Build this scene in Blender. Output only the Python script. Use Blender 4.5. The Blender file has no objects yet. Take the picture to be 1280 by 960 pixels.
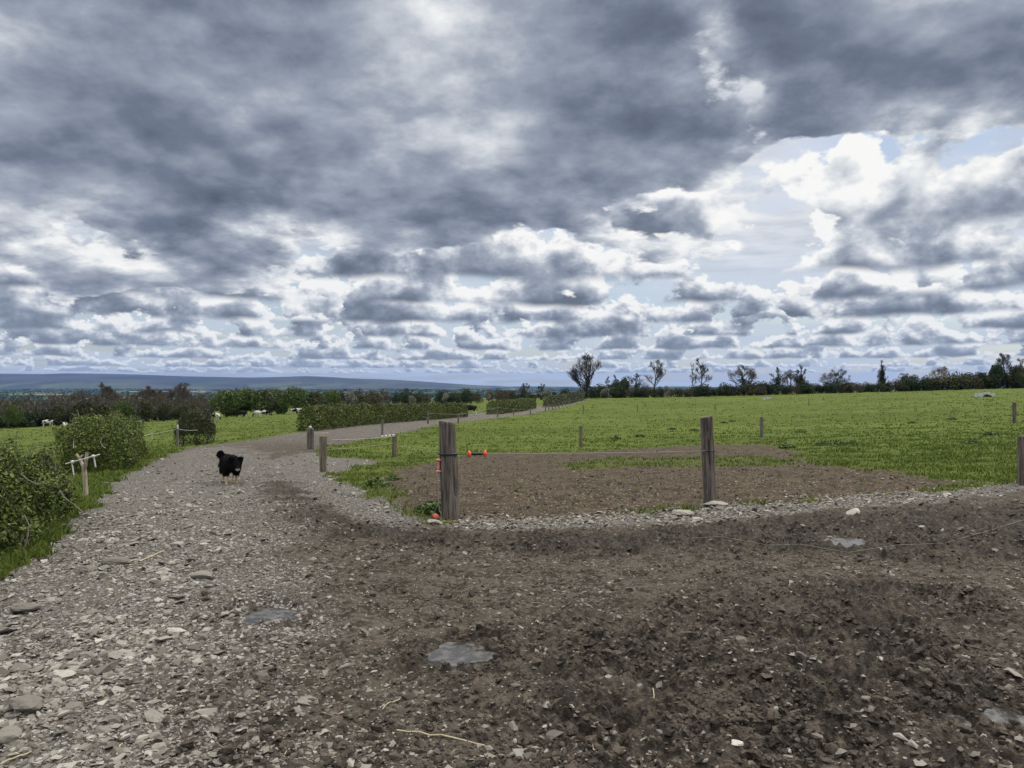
import bpy, bmesh, math, random
import numpy as np
from mathutils import Vector, Matrix
PI = math.pi
sc = bpy.context.scene
COL = sc.collection

# ------------------------------------------------------------------ node helper
class S:
    """a socket with arithmetic: every operation adds one Math node"""
    def __init__(self, g, sock): self.g, self.s = g, sock
    def _m(self, op, *a, clamp=False):
        return self.g.math(op, self, *a, clamp=clamp)
    def __add__(self, o): return self._m('ADD', o)
    __radd__ = __add__
    def __sub__(self, o): return self._m('SUBTRACT', o)
    def __rsub__(self, o): return self.g.math('SUBTRACT', o, self)
    def __mul__(self, o): return self._m('MULTIPLY', o)
    __rmul__ = __mul__
    def __truediv__(self, o): return self._m('DIVIDE', o)
    def __rtruediv__(self, o): return self.g.math('DIVIDE', o, self)
    def __neg__(self): return self._m('MULTIPLY', -1.0)
    def __pow__(self, o): return self._m('POWER', o)
    def max(self, o): return self._m('MAXIMUM', o)
    def min(self, o): return self._m('MINIMUM', o)
    def sat(self): return self._m('ADD', 0.0, clamp=True)
    def exp(self): return self._m('EXPONENT')
    def abs(self): return self._m('ABSOLUTE')
    def sqrt(self): return self._m('SQRT')
    def sstep(self, a, b, lo=0.0, hi=1.0):
        n = self.g.t.nodes.new('ShaderNodeMapRange'); n.interpolation_type = 'SMOOTHSTEP'
        self.g.put(n.inputs[0], self)
        for k, v in ((1, a), (2, b), (3, lo), (4, hi)): self.g.put(n.inputs[k], v)
        return S(self.g, n.outputs[0])

class G:
    def __init__(self, tree): self.t = tree
    def put(self, inp, v):
        if isinstance(v, S): self.t.links.new(v.s, inp)
        elif isinstance(v, (tuple, list)) and len(v) == 3 and inp.type == 'RGBA': inp.default_value = (*v, 1)
        else: inp.default_value = v
    def math(self, op, *a, clamp=False):
        n = self.t.nodes.new('ShaderNodeMath'); n.operation = op; n.use_clamp = clamp
        for k, v in enumerate(a): self.put(n.inputs[k], v)
        return S(self, n.outputs[0])
    def coord(self, kind='Object'):
        n = self.t.nodes.new('ShaderNodeTexCoord'); return S(self, n.outputs[kind])
    def pos(self):
        n = self.t.nodes.new('ShaderNodeNewGeometry'); return S(self, n.outputs['Position'])
    def node(self, typ, out=0, props=(), **inp):
        n = self.t.nodes.new(typ)
        for k, v in dict(props).items(): setattr(n, k, v)
        for k, v in inp.items(): self.put(n.inputs[k.replace('_', ' ')], v)
        return S(self, n.outputs[out])
    def sep(self, v):
        n = self.t.nodes.new('ShaderNodeSeparateXYZ'); self.put(n.inputs[0], v)
        return [S(self, n.outputs[k]) for k in range(3)]
    def vec(self, x, y, z=0.0):
        n = self.t.nodes.new('ShaderNodeCombineXYZ')
        for k, v in enumerate((x, y, z)): self.put(n.inputs[k], v)
        return S(self, n.outputs[0])
    def vmath(self, op, a, b=None, scale=None):
        n = self.t.nodes.new('ShaderNodeVectorMath'); n.operation = op
        self.put(n.inputs[0], a)
        if b is not None: self.put(n.inputs[1], b)
        if scale is not None: self.put(n.inputs['Scale'], scale)
        return S(self, n.outputs[0])
    def noise(self, v, scale=1.0, detail=2.0, rough=0.5, dist=0.0, dims='3D', out=0, lac=2.0):
        n = self.t.nodes.new('ShaderNodeTexNoise'); n.noise_dimensions = dims
        self.put(n.inputs['Vector'], v)
        for k, x in (('Scale', scale), ('Detail', detail), ('Roughness', rough), ('Distortion', dist), ('Lacunarity', lac)): self.put(n.inputs[k], x)
        return S(self, n.outputs[out])
    def voro(self, v, scale=1.0, feature='F1', out='Distance', rand=1.0, detail=0.0, dims='3D'):
        n = self.t.nodes.new('ShaderNodeTexVoronoi'); n.feature = feature; n.voronoi_dimensions = dims
        self.put(n.inputs['Vector'], v); self.put(n.inputs['Scale'], scale); self.put(n.inputs['Randomness'], rand)
        self.put(n.inputs['Detail'], detail)
        return S(self, n.outputs[out])
    def mix(self, f, a, b):
        n = self.t.nodes.new('ShaderNodeMix'); n.data_type = 'RGBA'
        self.put(n.inputs[0], f); self.put(n.inputs[6], a); self.put(n.inputs[7], b)
        return S(self, n.outputs[2])
    def scale_col(self, c, f):
        return self.vmath('SCALE', c, scale=f)
    def attr(self, name, out='Fac'):
        n = self.t.nodes.new('ShaderNodeAttribute'); n.attribute_name = name
        return S(self, n.outputs[out])
    def ramp(self, f, stops):
        n = self.t.nodes.new('ShaderNodeValToRGB'); self.put(n.inputs[0], f)
        e = n.color_ramp.elements
        while len(e) < len(stops): e.new(0.5)
        for k, (p, c) in enumerate(stops):
            e[k].position = p; e[k].color = (*c, 1) if len(c) == 3 else c
        return S(self, n.outputs[0])

def rgb(r, g, b):
    """8-bit sRGB to linear"""
    f = lambda c: (c/255/12.92) if c/255 <= 0.04045 else ((c/255+0.055)/1.055)**2.4
    return (f(r), f(g), f(b))

def material(name, build, rough=0.9, spec=0.3):
    m = bpy.data.materials.new(name); m.use_nodes = True
    t = m.node_tree; b = t.nodes['Principled BSDF']
    b.inputs['Roughness'].default_value = rough
    b.inputs['Specular IOR Level'].default_value = spec
    g = G(t)
    r = build(g) or {}
    for k, v in r.items():
        if k == 'disp':
            n = t.nodes.new('ShaderNodeBump'); n.inputs['Distance'].default_value = v[1]; n.inputs['Strength'].default_value = v[2] if len(v) > 2 else 1.0
            g.put(n.inputs['Height'], v[0]); t.links.new(n.outputs[0], b.inputs['Normal'])
        else:
            g.put(b.inputs[k], v)
    return m
# ------------------------------------------------------------------ camera, sun and sky
EYE = 1.6
HAZE = 2.2e-5
sc.cycles.max_bounces = 4; sc.cycles.diffuse_bounces = 2; sc.cycles.glossy_bounces = 2; sc.cycles.transmission_bounces = 1
FX = 960.0                                   # focal length in pixels of the 1280 wide photograph
cam = bpy.data.cameras.new('camera'); cam_o = bpy.data.objects.new('camera', cam); COL.objects.link(cam_o)
cam.sensor_width = 36.0; cam.lens = 36.0*FX/1280.0
cam.clip_start = 0.05; cam.clip_end = 80000.0
cam_o.location = (0, 0, EYE); cam_o.rotation_euler = (math.radians(90.0), 0, 0)
sc.camera = cam_o
SUN_AZ, SUN_EL = math.radians(48.0), math.radians(52.0)      # azimuth to the right of the view
sun = bpy.data.lights.new('sun', 'SUN'); sun.energy = 1.5; sun.angle = math.radians(12.0); sun.color = (1.0, 0.95, 0.87)
sun_o = bpy.data.objects.new('sun', sun); COL.objects.link(sun_o)
sd = Vector((math.sin(SUN_AZ)*math.cos(SUN_EL), math.cos(SUN_AZ)*math.cos(SUN_EL), math.sin(SUN_EL)))
sun_o.rotation_euler = sd.to_track_quat('Z', 'Y').to_euler(); sun_o.location = sd*60
w = bpy.data.worlds.new('World'); sc.world = w; w.use_nodes = True
w.cycles.sampling_method = 'NONE'            # a soft overcast sky: the surfaces' own rays find it well
sc.view_settings.view_transform = 'Standard'; sc.view_settings.look = 'None'
sc.view_settings.exposure = 0.0; sc.view_settings.gamma = 1.0; sc.view_settings.use_curve_mapping = False

def build_sky():
    t = w.node_tree; t.nodes.clear(); g = G(t)
    out = t.nodes.new('ShaderNodeOutputWorld'); bgn = t.nodes.new('ShaderNodeBackground')
    t.links.new(bgn.outputs[0], out.inputs[0]); bgn.inputs['Strength'].default_value = 0.1
    d = g.vmath('NORMALIZE', g.coord('Generated')); x, y, z = g.sep(d)
    zp = z.max(0.0)
    az = g.math('ARCTAN2', x, y); el = g.math('ARCSINE', zp)
    ae = g.vec(az, el, 0.0)
    def total(bs):
        """sum of soft lobes of more or less cloud: px, py where the lobe stands, width and height in 1/960 rad, amount"""
        r = 0.0
        for px, py, sx, sy, amp in bs:
            a0 = math.atan((px-640)/960); e0 = math.atan((480-py)/960*math.cos(a0))
            n = t.nodes.new('ShaderNodeVectorMath'); n.operation = 'MULTIPLY_ADD'
            g.put(n.inputs[0], ae); n.inputs[1].default_value = (960/sx, 960/sy, 0); n.inputs[2].default_value = (-a0*960/sx, -e0*960/sy, 0)
            k = t.nodes.new('ShaderNodeVectorMath'); k.operation = 'DOT_PRODUCT'
            t.links.new(n.outputs[0], k.inputs[0]); t.links.new(n.outputs[0], k.inputs[1])
            e = g.math('POWER', 0.36788, S(g, k.outputs['Value']))
            r = g.math('MULTIPLY_ADD', e, amp, r)
        return r
    bias, deck, dark, veil_b = total(BLOBS), total(DECK)-0.13-(zp*-14.0).exp()*0.5+zp.sstep(0.45, 0.65, 0.0, 0.13), total(DARKS), total(VEIL)
    inv = 1.0/(zp+0.05)
    px_, py_ = x*inv, y*inv
    ramp = [(0.0, rgb(88, 97, 110)), (0.2, rgb(113, 123, 141)), (0.45, rgb(158, 166, 180)), (0.72, rgb(217, 221, 226)), (1.0, rgb(254, 253, 250))]
    # blue gaps and the thin white veil high above the clouds
    sky = g.node('ShaderNodeTexSky', 0, {'sky_type': 'NISHITA', 'sun_disc': False, 'sun_elevation': SUN_EL, 'sun_rotation': SUN_AZ, 'altitude': 100.0})
    veil = g.noise(g.vec(px_*0.7, py_*0.5, 3.0), 1.0, 5.0, 0.55)
    veilc = g.scale_col(g.mix(zp.sstep(0.0, 0.25), rgb(194, 206, 220), rgb(216, 223, 236)), 10.0)
    col = g.mix((veil+veil_b).sstep(0.36, 0.60, 0.35, 0.95), sky, veilc)
    so = g.noise(g.vec(px_*1.1+7.0, py_*1.1, 9.0), 1.0, 7.0, 0.55)
    so2 = g.noise(g.vec(px_*1.1+7.05, py_*1.1-0.12, 9.0), 1.0, 5.0, 0.55)
    sc_ = g.scale_col(g.ramp((so-so2)*1.8+0.70, ramp), 10.0)
    col = g.mix((so+veil_b*0.5).sstep(0.42, 0.56, 0.0, 0.9)*zp.sstep(0.10, 0.22), col, sc_)
    # rows of cumulus one behind the other: flat dim bases, lumpy sunlit heads
    for k, D in enumerate(ROWS):
        X = az*D+(k*3.17+SEED[0]); Z = el*D
        alt = Z-1.0
        wob = g.noise(g.vec(X, Z, k*5.0+0.7), 1.6, 1.0, 0.5)
        p = g.vec(X*0.85, Z*1.15, k*2.3+SEED[1])
        n1 = g.noise(p, 1.0, DET[k], 0.56)
        q = g.vec(X*0.85+0.07, Z*1.15+0.16, k*2.3+SEED[1])
        n2 = g.noise(q, 1.0, DET[k]-1.0, 0.54)
        bl = bias*(0.9 if D < 9 else 0.45)+ROWB[k]
        e1 = n1-0.47-alt*0.17+bl
        e2 = n2-0.47-alt*0.22+bl
        m = e1.sstep(0.0, 0.034)*(alt+wob*0.16).sstep(0.03, 0.13)
        lit = ((e2.max(0.0))*-12.0).exp()*0.74+(alt*0.85).max(0.0).min(0.55)+(n1-n2)*2.0+0.0-dark*0.8
        c = g.scale_col(g.ramp(lit.max(0.0), ramp), 10.0)
        hz = 1.0-math.exp(-D/95.0)
        c = g.mix(hz, c, tuple(10*v for v in rgb(196, 206, 216)))
        ok = m
        col = g.mix(ok, col, c)
    # the near deck overhead, seen from below
    iv = 1.0/(zp+0.30)
    dx, dy = x*iv*2.3, y*iv*2.3
    p = g.vec(dx+SEED[2], dy+SEED[3], 0.0)
    n1 = g.noise(p, 0.95, 8.0, 0.54)
    q = g.vec(dx+SEED[2]+0.05, dy+SEED[3]-0.10, 0.10)
    n2 = g.noise(q, 0.95, 8.0, 0.54)
    lump = (g.noise(p, 2.4, 5.0, 0.52)*2.0-1.0).abs()
    e1 = (n1-0.5)*1.7+lump*0.12+deck
    e2 = (n2-0.5)*1.5+lump*0.12+deck
    m = e1.sstep(0.0, 0.06)
    tex = g.noise(p, 2.1, 6.0, 0.58)
    lit = (e2.max(0.0)*-8.0).exp()*0.60+(n1-0.5)*-0.50+(tex-0.5)*0.40+lump*0.26+0.24+(n1-n2)*1.55-dark
    c = g.scale_col(g.ramp(lit.max(0.0), ramp), 10.0)
    col = g.mix(m, col, c)
    # distance: cloud rows melt into pale air near the horizon
    air = g.scale_col(g.ramp(az*0.5+0.5, [(0.0, rgb(205, 212, 218)), (1.0, rgb(200, 212, 228))]), 10.0)
    col = g.mix((zp*-22.0).exp()*0.16, col, air)
    # upper sky, out of view, multiplied brighter and warmer to light the ground
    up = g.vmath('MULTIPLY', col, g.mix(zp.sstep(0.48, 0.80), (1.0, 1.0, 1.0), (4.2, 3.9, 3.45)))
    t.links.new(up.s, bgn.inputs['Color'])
SEED = (3.7, 1.3, 2.0, 5.0)
ROWS = (70.0, 48.0, 32.0, 22.5, 16.5, 12.5, 9.6, 7.4, 5.4)
ROWB = (0.05, 0.05, 0.06, 0.06, 0.06, 0.05, 0.045, 0.02, 0.01)
DET = (3.0, 4.0, 4.0, 5.0, 5.0, 6.0, 6.0, 7.0, 7.0)
# px, py, width, height, amount
BLOBS = [(1190, 260, 140, 100, 0.11), (930, 330, 70, 50, -0.20), (990, 230, 90, 50, 0.04), (880, 70, 60, 60, 0.12), (480, 330, 220, 60, 0.10), (690, 340, 130, 55, 0.10),
         (1120, 370, 120, 25, 0.10), (150, 370, 200, 40, 0.10)]
DECK = [(180, 90, 440, 200, 0.34), (660, 80, 260, 180, 0.36), (430, 60, 160, 120, 0.16), (860, 195, 125, 50, 0.24), (1130, 50, 240, 85, 0.36), (100, 260, 250, 80, 0.16), (480, 240, 160, 50, 0.12), (60, 250, 170, 75, 0.20),
        (890, 40, 52, 75, -0.30), (955, 125, 30, 40, -0.14), (1000, 205, 60, 25, -0.10), (1060, 200, 100, 34, -0.13)]
DARKS = [(1130, 235, 100, 60, -0.30), (1010, 300, 60, 40, -0.1), (500, 15, 90, 40, -0.16), (60, 200, 120, 50, -0.14), (600, 165, 70, 40, -0.12), (330, 60, 160, 40, -0.05), (200, 290, 200, 40, 0.16), (880, 215, 120, 40, 0.10), (1150, 120, 200, 60, 0.06), (760, 40, 90, 80, 0.06)]
VEIL = [(890, 10, 60, 40, -0.2), (1180, 165, 120, 25, -0.2), (930, 320, 90, 60, 0.1), (1000, 250, 140, 60, 0.22), (870, 80, 60, 50, 0.2)]
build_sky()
# ------------------------------------------------------------------ numbers: noise, heights, outlines
rng = np.random.default_rng(7)
random.seed(7)
def _h(ix, iy, seed):
    n = (ix.astype(np.int64)*374761393 + iy.astype(np.int64)*668265263 + seed*974634777) & 0xffffffff
    n = ((n ^ (n >> 13))*1274126177) & 0xffffffff
    n = n ^ (n >> 16)
    return n
def pnoise(x, y, seed=0):
    """2D gradient noise, about -0.7..0.7"""
    x = np.asarray(x, float); y = np.asarray(y, float)
    x0 = np.floor(x); y0 = np.floor(y); fx = x-x0; fy = y-y0
    u = fx*fx*fx*(fx*(fx*6-15)+10); v = fy*fy*fy*(fy*(fy*6-15)+10)
    def gr(dx, dy):
        a = _h(x0+dx, y0+dy, seed)*(2*PI/4294967296.0)
        return np.cos(a)*(fx-dx)+np.sin(a)*(fy-dy)
    a = gr(0, 0); b = gr(1, 0); c = gr(0, 1); d = gr(1, 1)
    return (a+(b-a)*u)*(1-v)+(c+(d-c)*u)*v
def fbm(x, y, seed=0, oct=4, gain=0.5):
    r = 0; a = 1.0
    for k in range(oct):
        r = r+a*pnoise(x, y, seed+k*13); x = x*2.03+5.1; y = y*2.03+1.7; a *= gain
    return r
def sstep(x, a, b):
    t = np.clip((x-a)/(b-a), 0, 1); return t*t*(3-2*t)

# ground seen in the photograph: pixel column, pixel row, metres ahead
CTRL = [(100, 960, 3.2), (640, 960, 3.2), (1180, 960, 3.2), (0, 720, 6.4), (640, 720, 6.4), (1280, 722, 6.4),
        (563, 647, 9.2), (885, 632, 10.1), (1277, 606, 12.6), (404, 590, 18.5), (287, 604, 15.5), (105, 620, 12.6), (0, 650, 9.2),
        (492, 572, 27), (388, 562, 29), (725, 560, 32), (952, 548, 36), (1270, 530, 42), (240, 556, 39), (160, 577, 23), (388, 540, 47), (470, 529, 64),
        (600, 521, 86), (665, 513, 120), (735, 498, 222), (860, 496, 222), (1000, 492, 222), (1120, 489, 222), (1280, 484.5, 215),
        (62, 534, 122), (173, 529, 128), (320, 522, 132), (380, 517, 150), (0, 538, 112), (-200, 548, 100), (-100, 590, 30), (1500, 480, 215), (1500, 510, 45), (1500, 590, 14),
        (800, 512, 110), (1000, 507, 110), (1250, 500, 105), (500, 512, 190), (600, 506, 230), (0, 528, 230), (300, 519, 230)]
def _feat(x, y):
    r = np.sqrt(x*x+y*y); th = np.clip(np.arctan2(x, np.maximum(y, 0.02*r+1e-6)), -0.95, 0.95)
    return th*2.2, np.log(r+2.0)
def _tps(d2): return 0.5*d2*np.log(d2+1e-9)
_c = np.array([((px-640)/960*y, y, -(py-480)/960*y) for px, py, y in CTRL] + [(0.0, 0.3, -EYE), (-0.8, 0.9, -EYE), (0.8, 0.9, -EYE)])
_ca, _cb = _feat(_c[:, 0], _c[:, 1]); _n = len(_c)
_K = _tps((_ca[:, None]-_ca)**2+(_cb[:, None]-_cb)**2)+np.eye(_n)*0.004
_P = np.stack([np.ones(_n), _ca, _cb], 1)
# the fit is of the slope down to the ground (drop / distance is what the eye sees), so near and far fit equally well
_r = np.hypot(_c[:, 0], _c[:, 1])
_sol = np.linalg.solve(np.block([[_K, _P], [_P.T, np.zeros((3, 3))]]), np.concatenate([_c[:, 2]/(_r+2.0), np.zeros(3)]))
RIM = 250.0
def height(x, y):
    """large shape of the land, eye at height EYE"""
    x = np.asarray(x, float); y = np.asarray(y, float); sh = np.broadcast(x, y).shape
    x = np.broadcast_to(x, sh).ravel(); y = np.broadcast_to(y, sh).ravel()
    r = np.hypot(x, y); k = np.minimum(1.0, RIM/np.maximum(r, 1e-6)); xx = x*k; yy = y*k
    out = np.empty(len(x))
    for s_ in range(0, len(x), 60000):
        e = slice(s_, s_+60000); a, b = _feat(xx[e], yy[e])
        out[e] = _tps((a[:, None]-_ca)**2+(b[:, None]-_cb)**2)@_sol[:_n]+_sol[_n]+_sol[_n+1]*a+_sol[_n+2]*b
    z = out*(np.hypot(xx, yy)+2.0)+EYE
    z = np.where(r < 3.0, z*sstep(r, 1.0, 3.0), z)
    z = z*sstep(yy, -12.0, 1.0)
    far = sstep(r, RIM, 1500.0)              # beyond the rim the land falls to the plain
    return (z*(1-far)+(-62.0)*far).reshape(sh)
def at(px, py, lo=1.2, hi=600.0):
    """the point of the land that the photograph shows at a pixel"""
    u = (px-640)/960; v = (480-py)/960
    ys = np.geomspace(lo, hi, 700); d = EYE+v*ys-height(u*ys, ys)
    k = np.argmax(d < 0) if (d < 0).any() else len(ys)-1
    a, b = ys[max(k-1, 0)], ys[k]
    for _ in range(25):
        m = (a+b)/2
        if EYE+v*m-float(height(u*m, m)) < 0: b = m
        else: a = m
    y = (a+b)/2
    return Vector((u*y, y, float(height(u*y, y))))
def on(px, y):
    """the point of the land y metres ahead under a pixel column"""
    x = (px-640)/960*y
    return Vector((x, y, float(height(x, y))))
def outline(pix, extra=()):
    return np.array([at(*p)[:2] for p in pix]+list(extra))
def sdist(x, y, poly):
    """signed distance to an outline, positive inside"""
    d = np.full(x.shape, 1e9); ins = np.zeros(x.shape, bool); n = len(poly)
    for i in range(n):
        ax, ay = poly[i]; bx, by = poly[(i+1) % n]
        ex, ey = bx-ax, by-ay; L = ex*ex+ey*ey+1e-12
        t = np.clip(((x-ax)*ex+(y-ay)*ey)/L, 0, 1)
        d = np.minimum(d, np.hypot(x-ax-t*ex, y-ay-t*ey))
        c = ((ay > y) != (by > y)) & (x < (bx-ax)*(y-ay)/(by-ay+1e-12)+ax)
        ins ^= c
    return np.where(ins, d, -d)

YARD = outline([(-60, 775), (0, 728), (60, 676), (100, 640), (150, 598), (200, 573), (238, 559), (300, 552), (388, 538), (470, 528), (560, 520), (610, 515), (665, 509), (700, 503), (730, 498.5),
                (737, 499), (712, 507), (665, 517), (600, 525), (540, 532), (520, 538), (470, 547), (412, 557), (396, 563), (400, 570), (440, 573), (475, 577), (440, 586), (412, 594),
                (440, 606), (470, 622), (500, 640), (530, 651), (560, 653), (600, 652), (740, 645), (885, 635), (1000, 627), (1180, 613), (1290, 603), (1500, 585)], [(14, 8), (12, -9), (-9, -9), (-6.5, 3)])
SOIL = outline([(500, 642), (470, 612), (455, 598), (500, 584), (545, 576), (600, 566), (700, 566), (800, 560), (880, 556), (950, 555), (995, 562), (1012, 576), (1080, 586), (1215, 602), (1150, 620), (885, 642), (700, 655), (560, 660)])
TURF = outline([(705, 580), (760, 573), (860, 572), (960, 571), (985, 578), (930, 584), (800, 584), (740, 586)])      # grass left in the bare soil
STONY = outline([(-80, 780), (0, 728), (100, 632), (150, 594), (238, 562), (290, 558), (330, 575), (300, 610), (330, 660), (300, 740), (280, 800), (230, 870), (150, 1000)], [(-2.5, 1), (-8, 1)])
STONY2 = outline([(330, 575), (380, 566), (405, 566), (480, 576), (430, 592), (440, 605), (520, 645), (548, 652), (500, 660), (430, 640), (370, 606), (330, 590)])
EDGE = outline([(530, 649), (640, 645), (885, 629), (1000, 620), (1180, 607), (1300, 597), (1340, 606), (1180, 628), (1000, 640), (885, 655), (640, 664), (560, 662)])
MIRE = outline([(330, 612), (420, 640), (540, 662), (700, 666), (890, 656), (1000, 645), (1280, 628), (1320, 700), (1200, 705), (1000, 695), (820, 690), (600, 690), (440, 678), (330, 650)])
MIRE4 = outline([(285, 600), (300, 572), (340, 566), (372, 590), (430, 636), (380, 660), (320, 645)])
MIRE2 = outline([(640, 850), (760, 790), (900, 740), (1100, 720), (1300, 760), (1400, 1000), (1000, 1100), (720, 1020)])
MIRE3 = outline([(230, 870), (330, 850), (380, 900), (340, 1000), (240, 980)])

def _pud(px, py, rx, ry, rot, seed):
    p = at(px, py); return (p.x, p.y, rx, ry, rot, seed)
PUDDLES = [_pud(578, 815, 0.20, 0.20, 0.0, 1), _pud(336, 768, 0.17, 0.19, 0.15, 2), _pud(1058, 676, 0.235, 0.24, 0.0, 3), _pud(1268, 898, 0.14, 0.12, 0.0, 4), _pud(1198, 897, 0.05, 0.07, 0.0, 5)]
def puddle_r(x, y, p):
    """distance from a puddle's middle, 1 on its wavering rim"""
    cx, cy, rx, ry, rot, sd_ = p; c, s = math.cos(rot), math.sin(rot); u = ((x-cx)*c+(y-cy)*s)/rx; v = (-(x-cx)*s+(y-cy)*c)/ry
    return np.hypot(u, v)*(1+0.42*fbm(u*0.9+sd_*7, v*0.9, sd_, 3)+0.22*fbm(u*3.5, v*3.5+sd_*5, sd_+3, 3))
def zones(x, y):
    r = np.hypot(x, y)
    wob = fbm(x*0.9, y*0.9, 3, 4)*(0.30+r*0.006)
    fine = fbm(x*5, y*5, 9, 3)*0.10
    w = wob+fine
    yard = sstep(sdist(x, y, YARD)+w*0.8, -0.12, 0.12)
    soil = sstep(sdist(x, y, SOIL)+w*1.5, -0.35, 0.45)
    soil = soil*(1-0.60*sstep(sdist(x, y, TURF)+w*2.2+fbm(x*3, y*3, 51, 3)*0.6, -0.5, 0.5))
    patch = fbm(x*1.6, y*1.6, 21, 4)
    stony = np.maximum(sstep(sdist(x, y, STONY)+wob*2.8, -1.1, 0.9), sstep(sdist(x, y, STONY2)+wob*1.6, -0.4, 0.4))
    stony = np.maximum(stony, sstep(sdist(x, y, EDGE)+wob*0.7+fine, -0.12, 0.14))
    track = sstep(y, 22, 45)
    stony = np.clip(np.maximum(stony, 0.48*track)+patch*0.25*(stony > 0.05), 0, 1)*yard
    mire = np.maximum.reduce([1.25*sstep(sdist(x, y, MIRE)+wob*1.5, -0.35, 0.5), 0.8*sstep(sdist(x, y, MIRE4)+wob*1.5, -0.4, 0.5), sstep(sdist(x, y, MIRE2)+wob*2.0, -0.6, 0.6), sstep(sdist(x, y, MIRE3)+wob*1.5, -0.3, 0.3)])
    mire = np.clip(mire*(0.75+patch*0.8)+np.clip(patch-0.25, 0, 1)*0.8, 0, 1)*(1-stony*0.75)*yard
    grass = 1-np.maximum(yard, soil)
    for p in PUDDLES: mire = np.maximum(mire, sstep(puddle_r(x, y, p), 2.3, 1.1)*yard)
    return dict(yard=yard, soil=soil*(1-yard), stony=stony, mire=mire, grass=grass)
def relief(x, y, z_=None):
    """small ups and downs that show in the photograph: clods, ruts, tussocks"""
    m = z_ or zones(x, y); r = np.hypot(x, y)
    det = 1-sstep(r, 18, 40)
    clod = np.abs(fbm(x*3.1, y*3.1, 31, 3))
    rid = fbm(x*9.0, y*9.0, 33, 3)
    mud = (0.075*(0.35-clod)+rid*0.030+fbm(x*24, y*24, 35, 3)*0.016)*det
    hoof = fbm(x*6.5+1.3*fbm(x*2, y*2, 61, 2), y*6.5, 37, 2)
    h = m['yard']*(mud*(0.50+1.7*m['mire'])-0.02*m['mire']*np.clip(hoof, 0, 1)*det+0.035*fbm(x*0.45, y*0.45, 39, 3))
    h = h+m['soil']*(0.05*fbm(x*1.5, y*1.5, 41, 3)+rid*0.030*(1-sstep(r, 30, 60)))
    h = h+m['grass']*(0.10*fbm(x*0.33, y*0.33, 43, 3)+0.05*fbm(x*1.1, y*1.1, 45, 3))*sstep(r, 4, 9)
    h = h+m['stony']*0.02*(fbm(x*2, y*2, 47, 3))
    for i, p in enumerate(PUDDLES):
        k = np.hypot(x-p[0], y-p[1]) < 1.2
        if k.any():
            q = puddle_r(x[k], y[k], p); t = sstep(q, 1.6, 0.9)
            h[k] = h[k]*(1-t)+t*(-0.012-0.02*sstep(q, 1.05, 0.85))
    return h
def ground_z(x, y):
    x = np.atleast_1d(np.asarray(x, float)); y = np.atleast_1d(np.asarray(y, float))
    return height(x, y)+relief(x, y)
def foot(p):
    """drop a point to the ground"""
    return Vector((p[0], p[1], float(ground_z(p[0], p[1])[0])))

# ------------------------------------------------------------------ object helpers
def mesh_obj(name, verts, faces, mat, parent=None, smooth=False, loc=None):
    me = bpy.data.meshes.new(name)
    if isinstance(faces, np.ndarray):
        V = np.asarray(verts, np.float32); F = faces.astype(np.int32); k = F.shape[1]
        me.vertices.add(len(V)); me.vertices.foreach_set('co', V.ravel())
        me.loops.add(F.size); me.loops.foreach_set('vertex_index', F.ravel())
        me.polygons.add(len(F)); me.polygons.foreach_set('loop_start', np.arange(len(F), dtype=np.int32)*k)
        me.update(calc_edges=True)
    else:
        me.from_pydata([tuple(v) for v in verts], [], faces)
    me.polygons.foreach_set('use_smooth', np.full(len(me.polygons), smooth))
    for m in (mat if isinstance(mat, (list, tuple)) else [mat]): me.materials.append(m)
    o = bpy.data.objects.new(name, me); COL.objects.link(o)
    if parent is not None: o.parent = parent
    if loc is not None: o.location = loc
    return o
def add_attr(o, name, vals, dom='POINT'):
    a = o.data.attributes.new(name, 'FLOAT', dom); a.data.foreach_set('value', np.asarray(vals, np.float32))
def tag(o, label=None, cat=None, group=None, kind=None):
    if label: o['label'] = label
    if cat: o['category'] = cat
    if group: o['group'] = group
    if kind: o['kind'] = kind
    return o
def empty(name, loc, rz=0.0):
    o = bpy.data.objects.new(name, None); COL.objects.link(o); o.empty_display_size = 0.2
    o.location = loc; o.rotation_euler = (0, 0, rz); return o
def dup(root, loc, rz=0.0, scale=1.0, label=None, group=None):
    """a copy of a thing with copies of its parts and sub-parts"""
    r = root.copy(); COL.objects.link(r); r.location = loc; r.rotation_euler = (0, 0, rz); r.scale = (scale,)*3 if not isinstance(scale, tuple) else scale
    if label: r['label'] = label
    if group: r['group'] = group
    for ch in list(root.children):
        c = ch.copy(); COL.objects.link(c); c.parent = r
        for k in list(ch.children):
            d = k.copy(); COL.objects.link(d); d.parent = c
    return r

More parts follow.
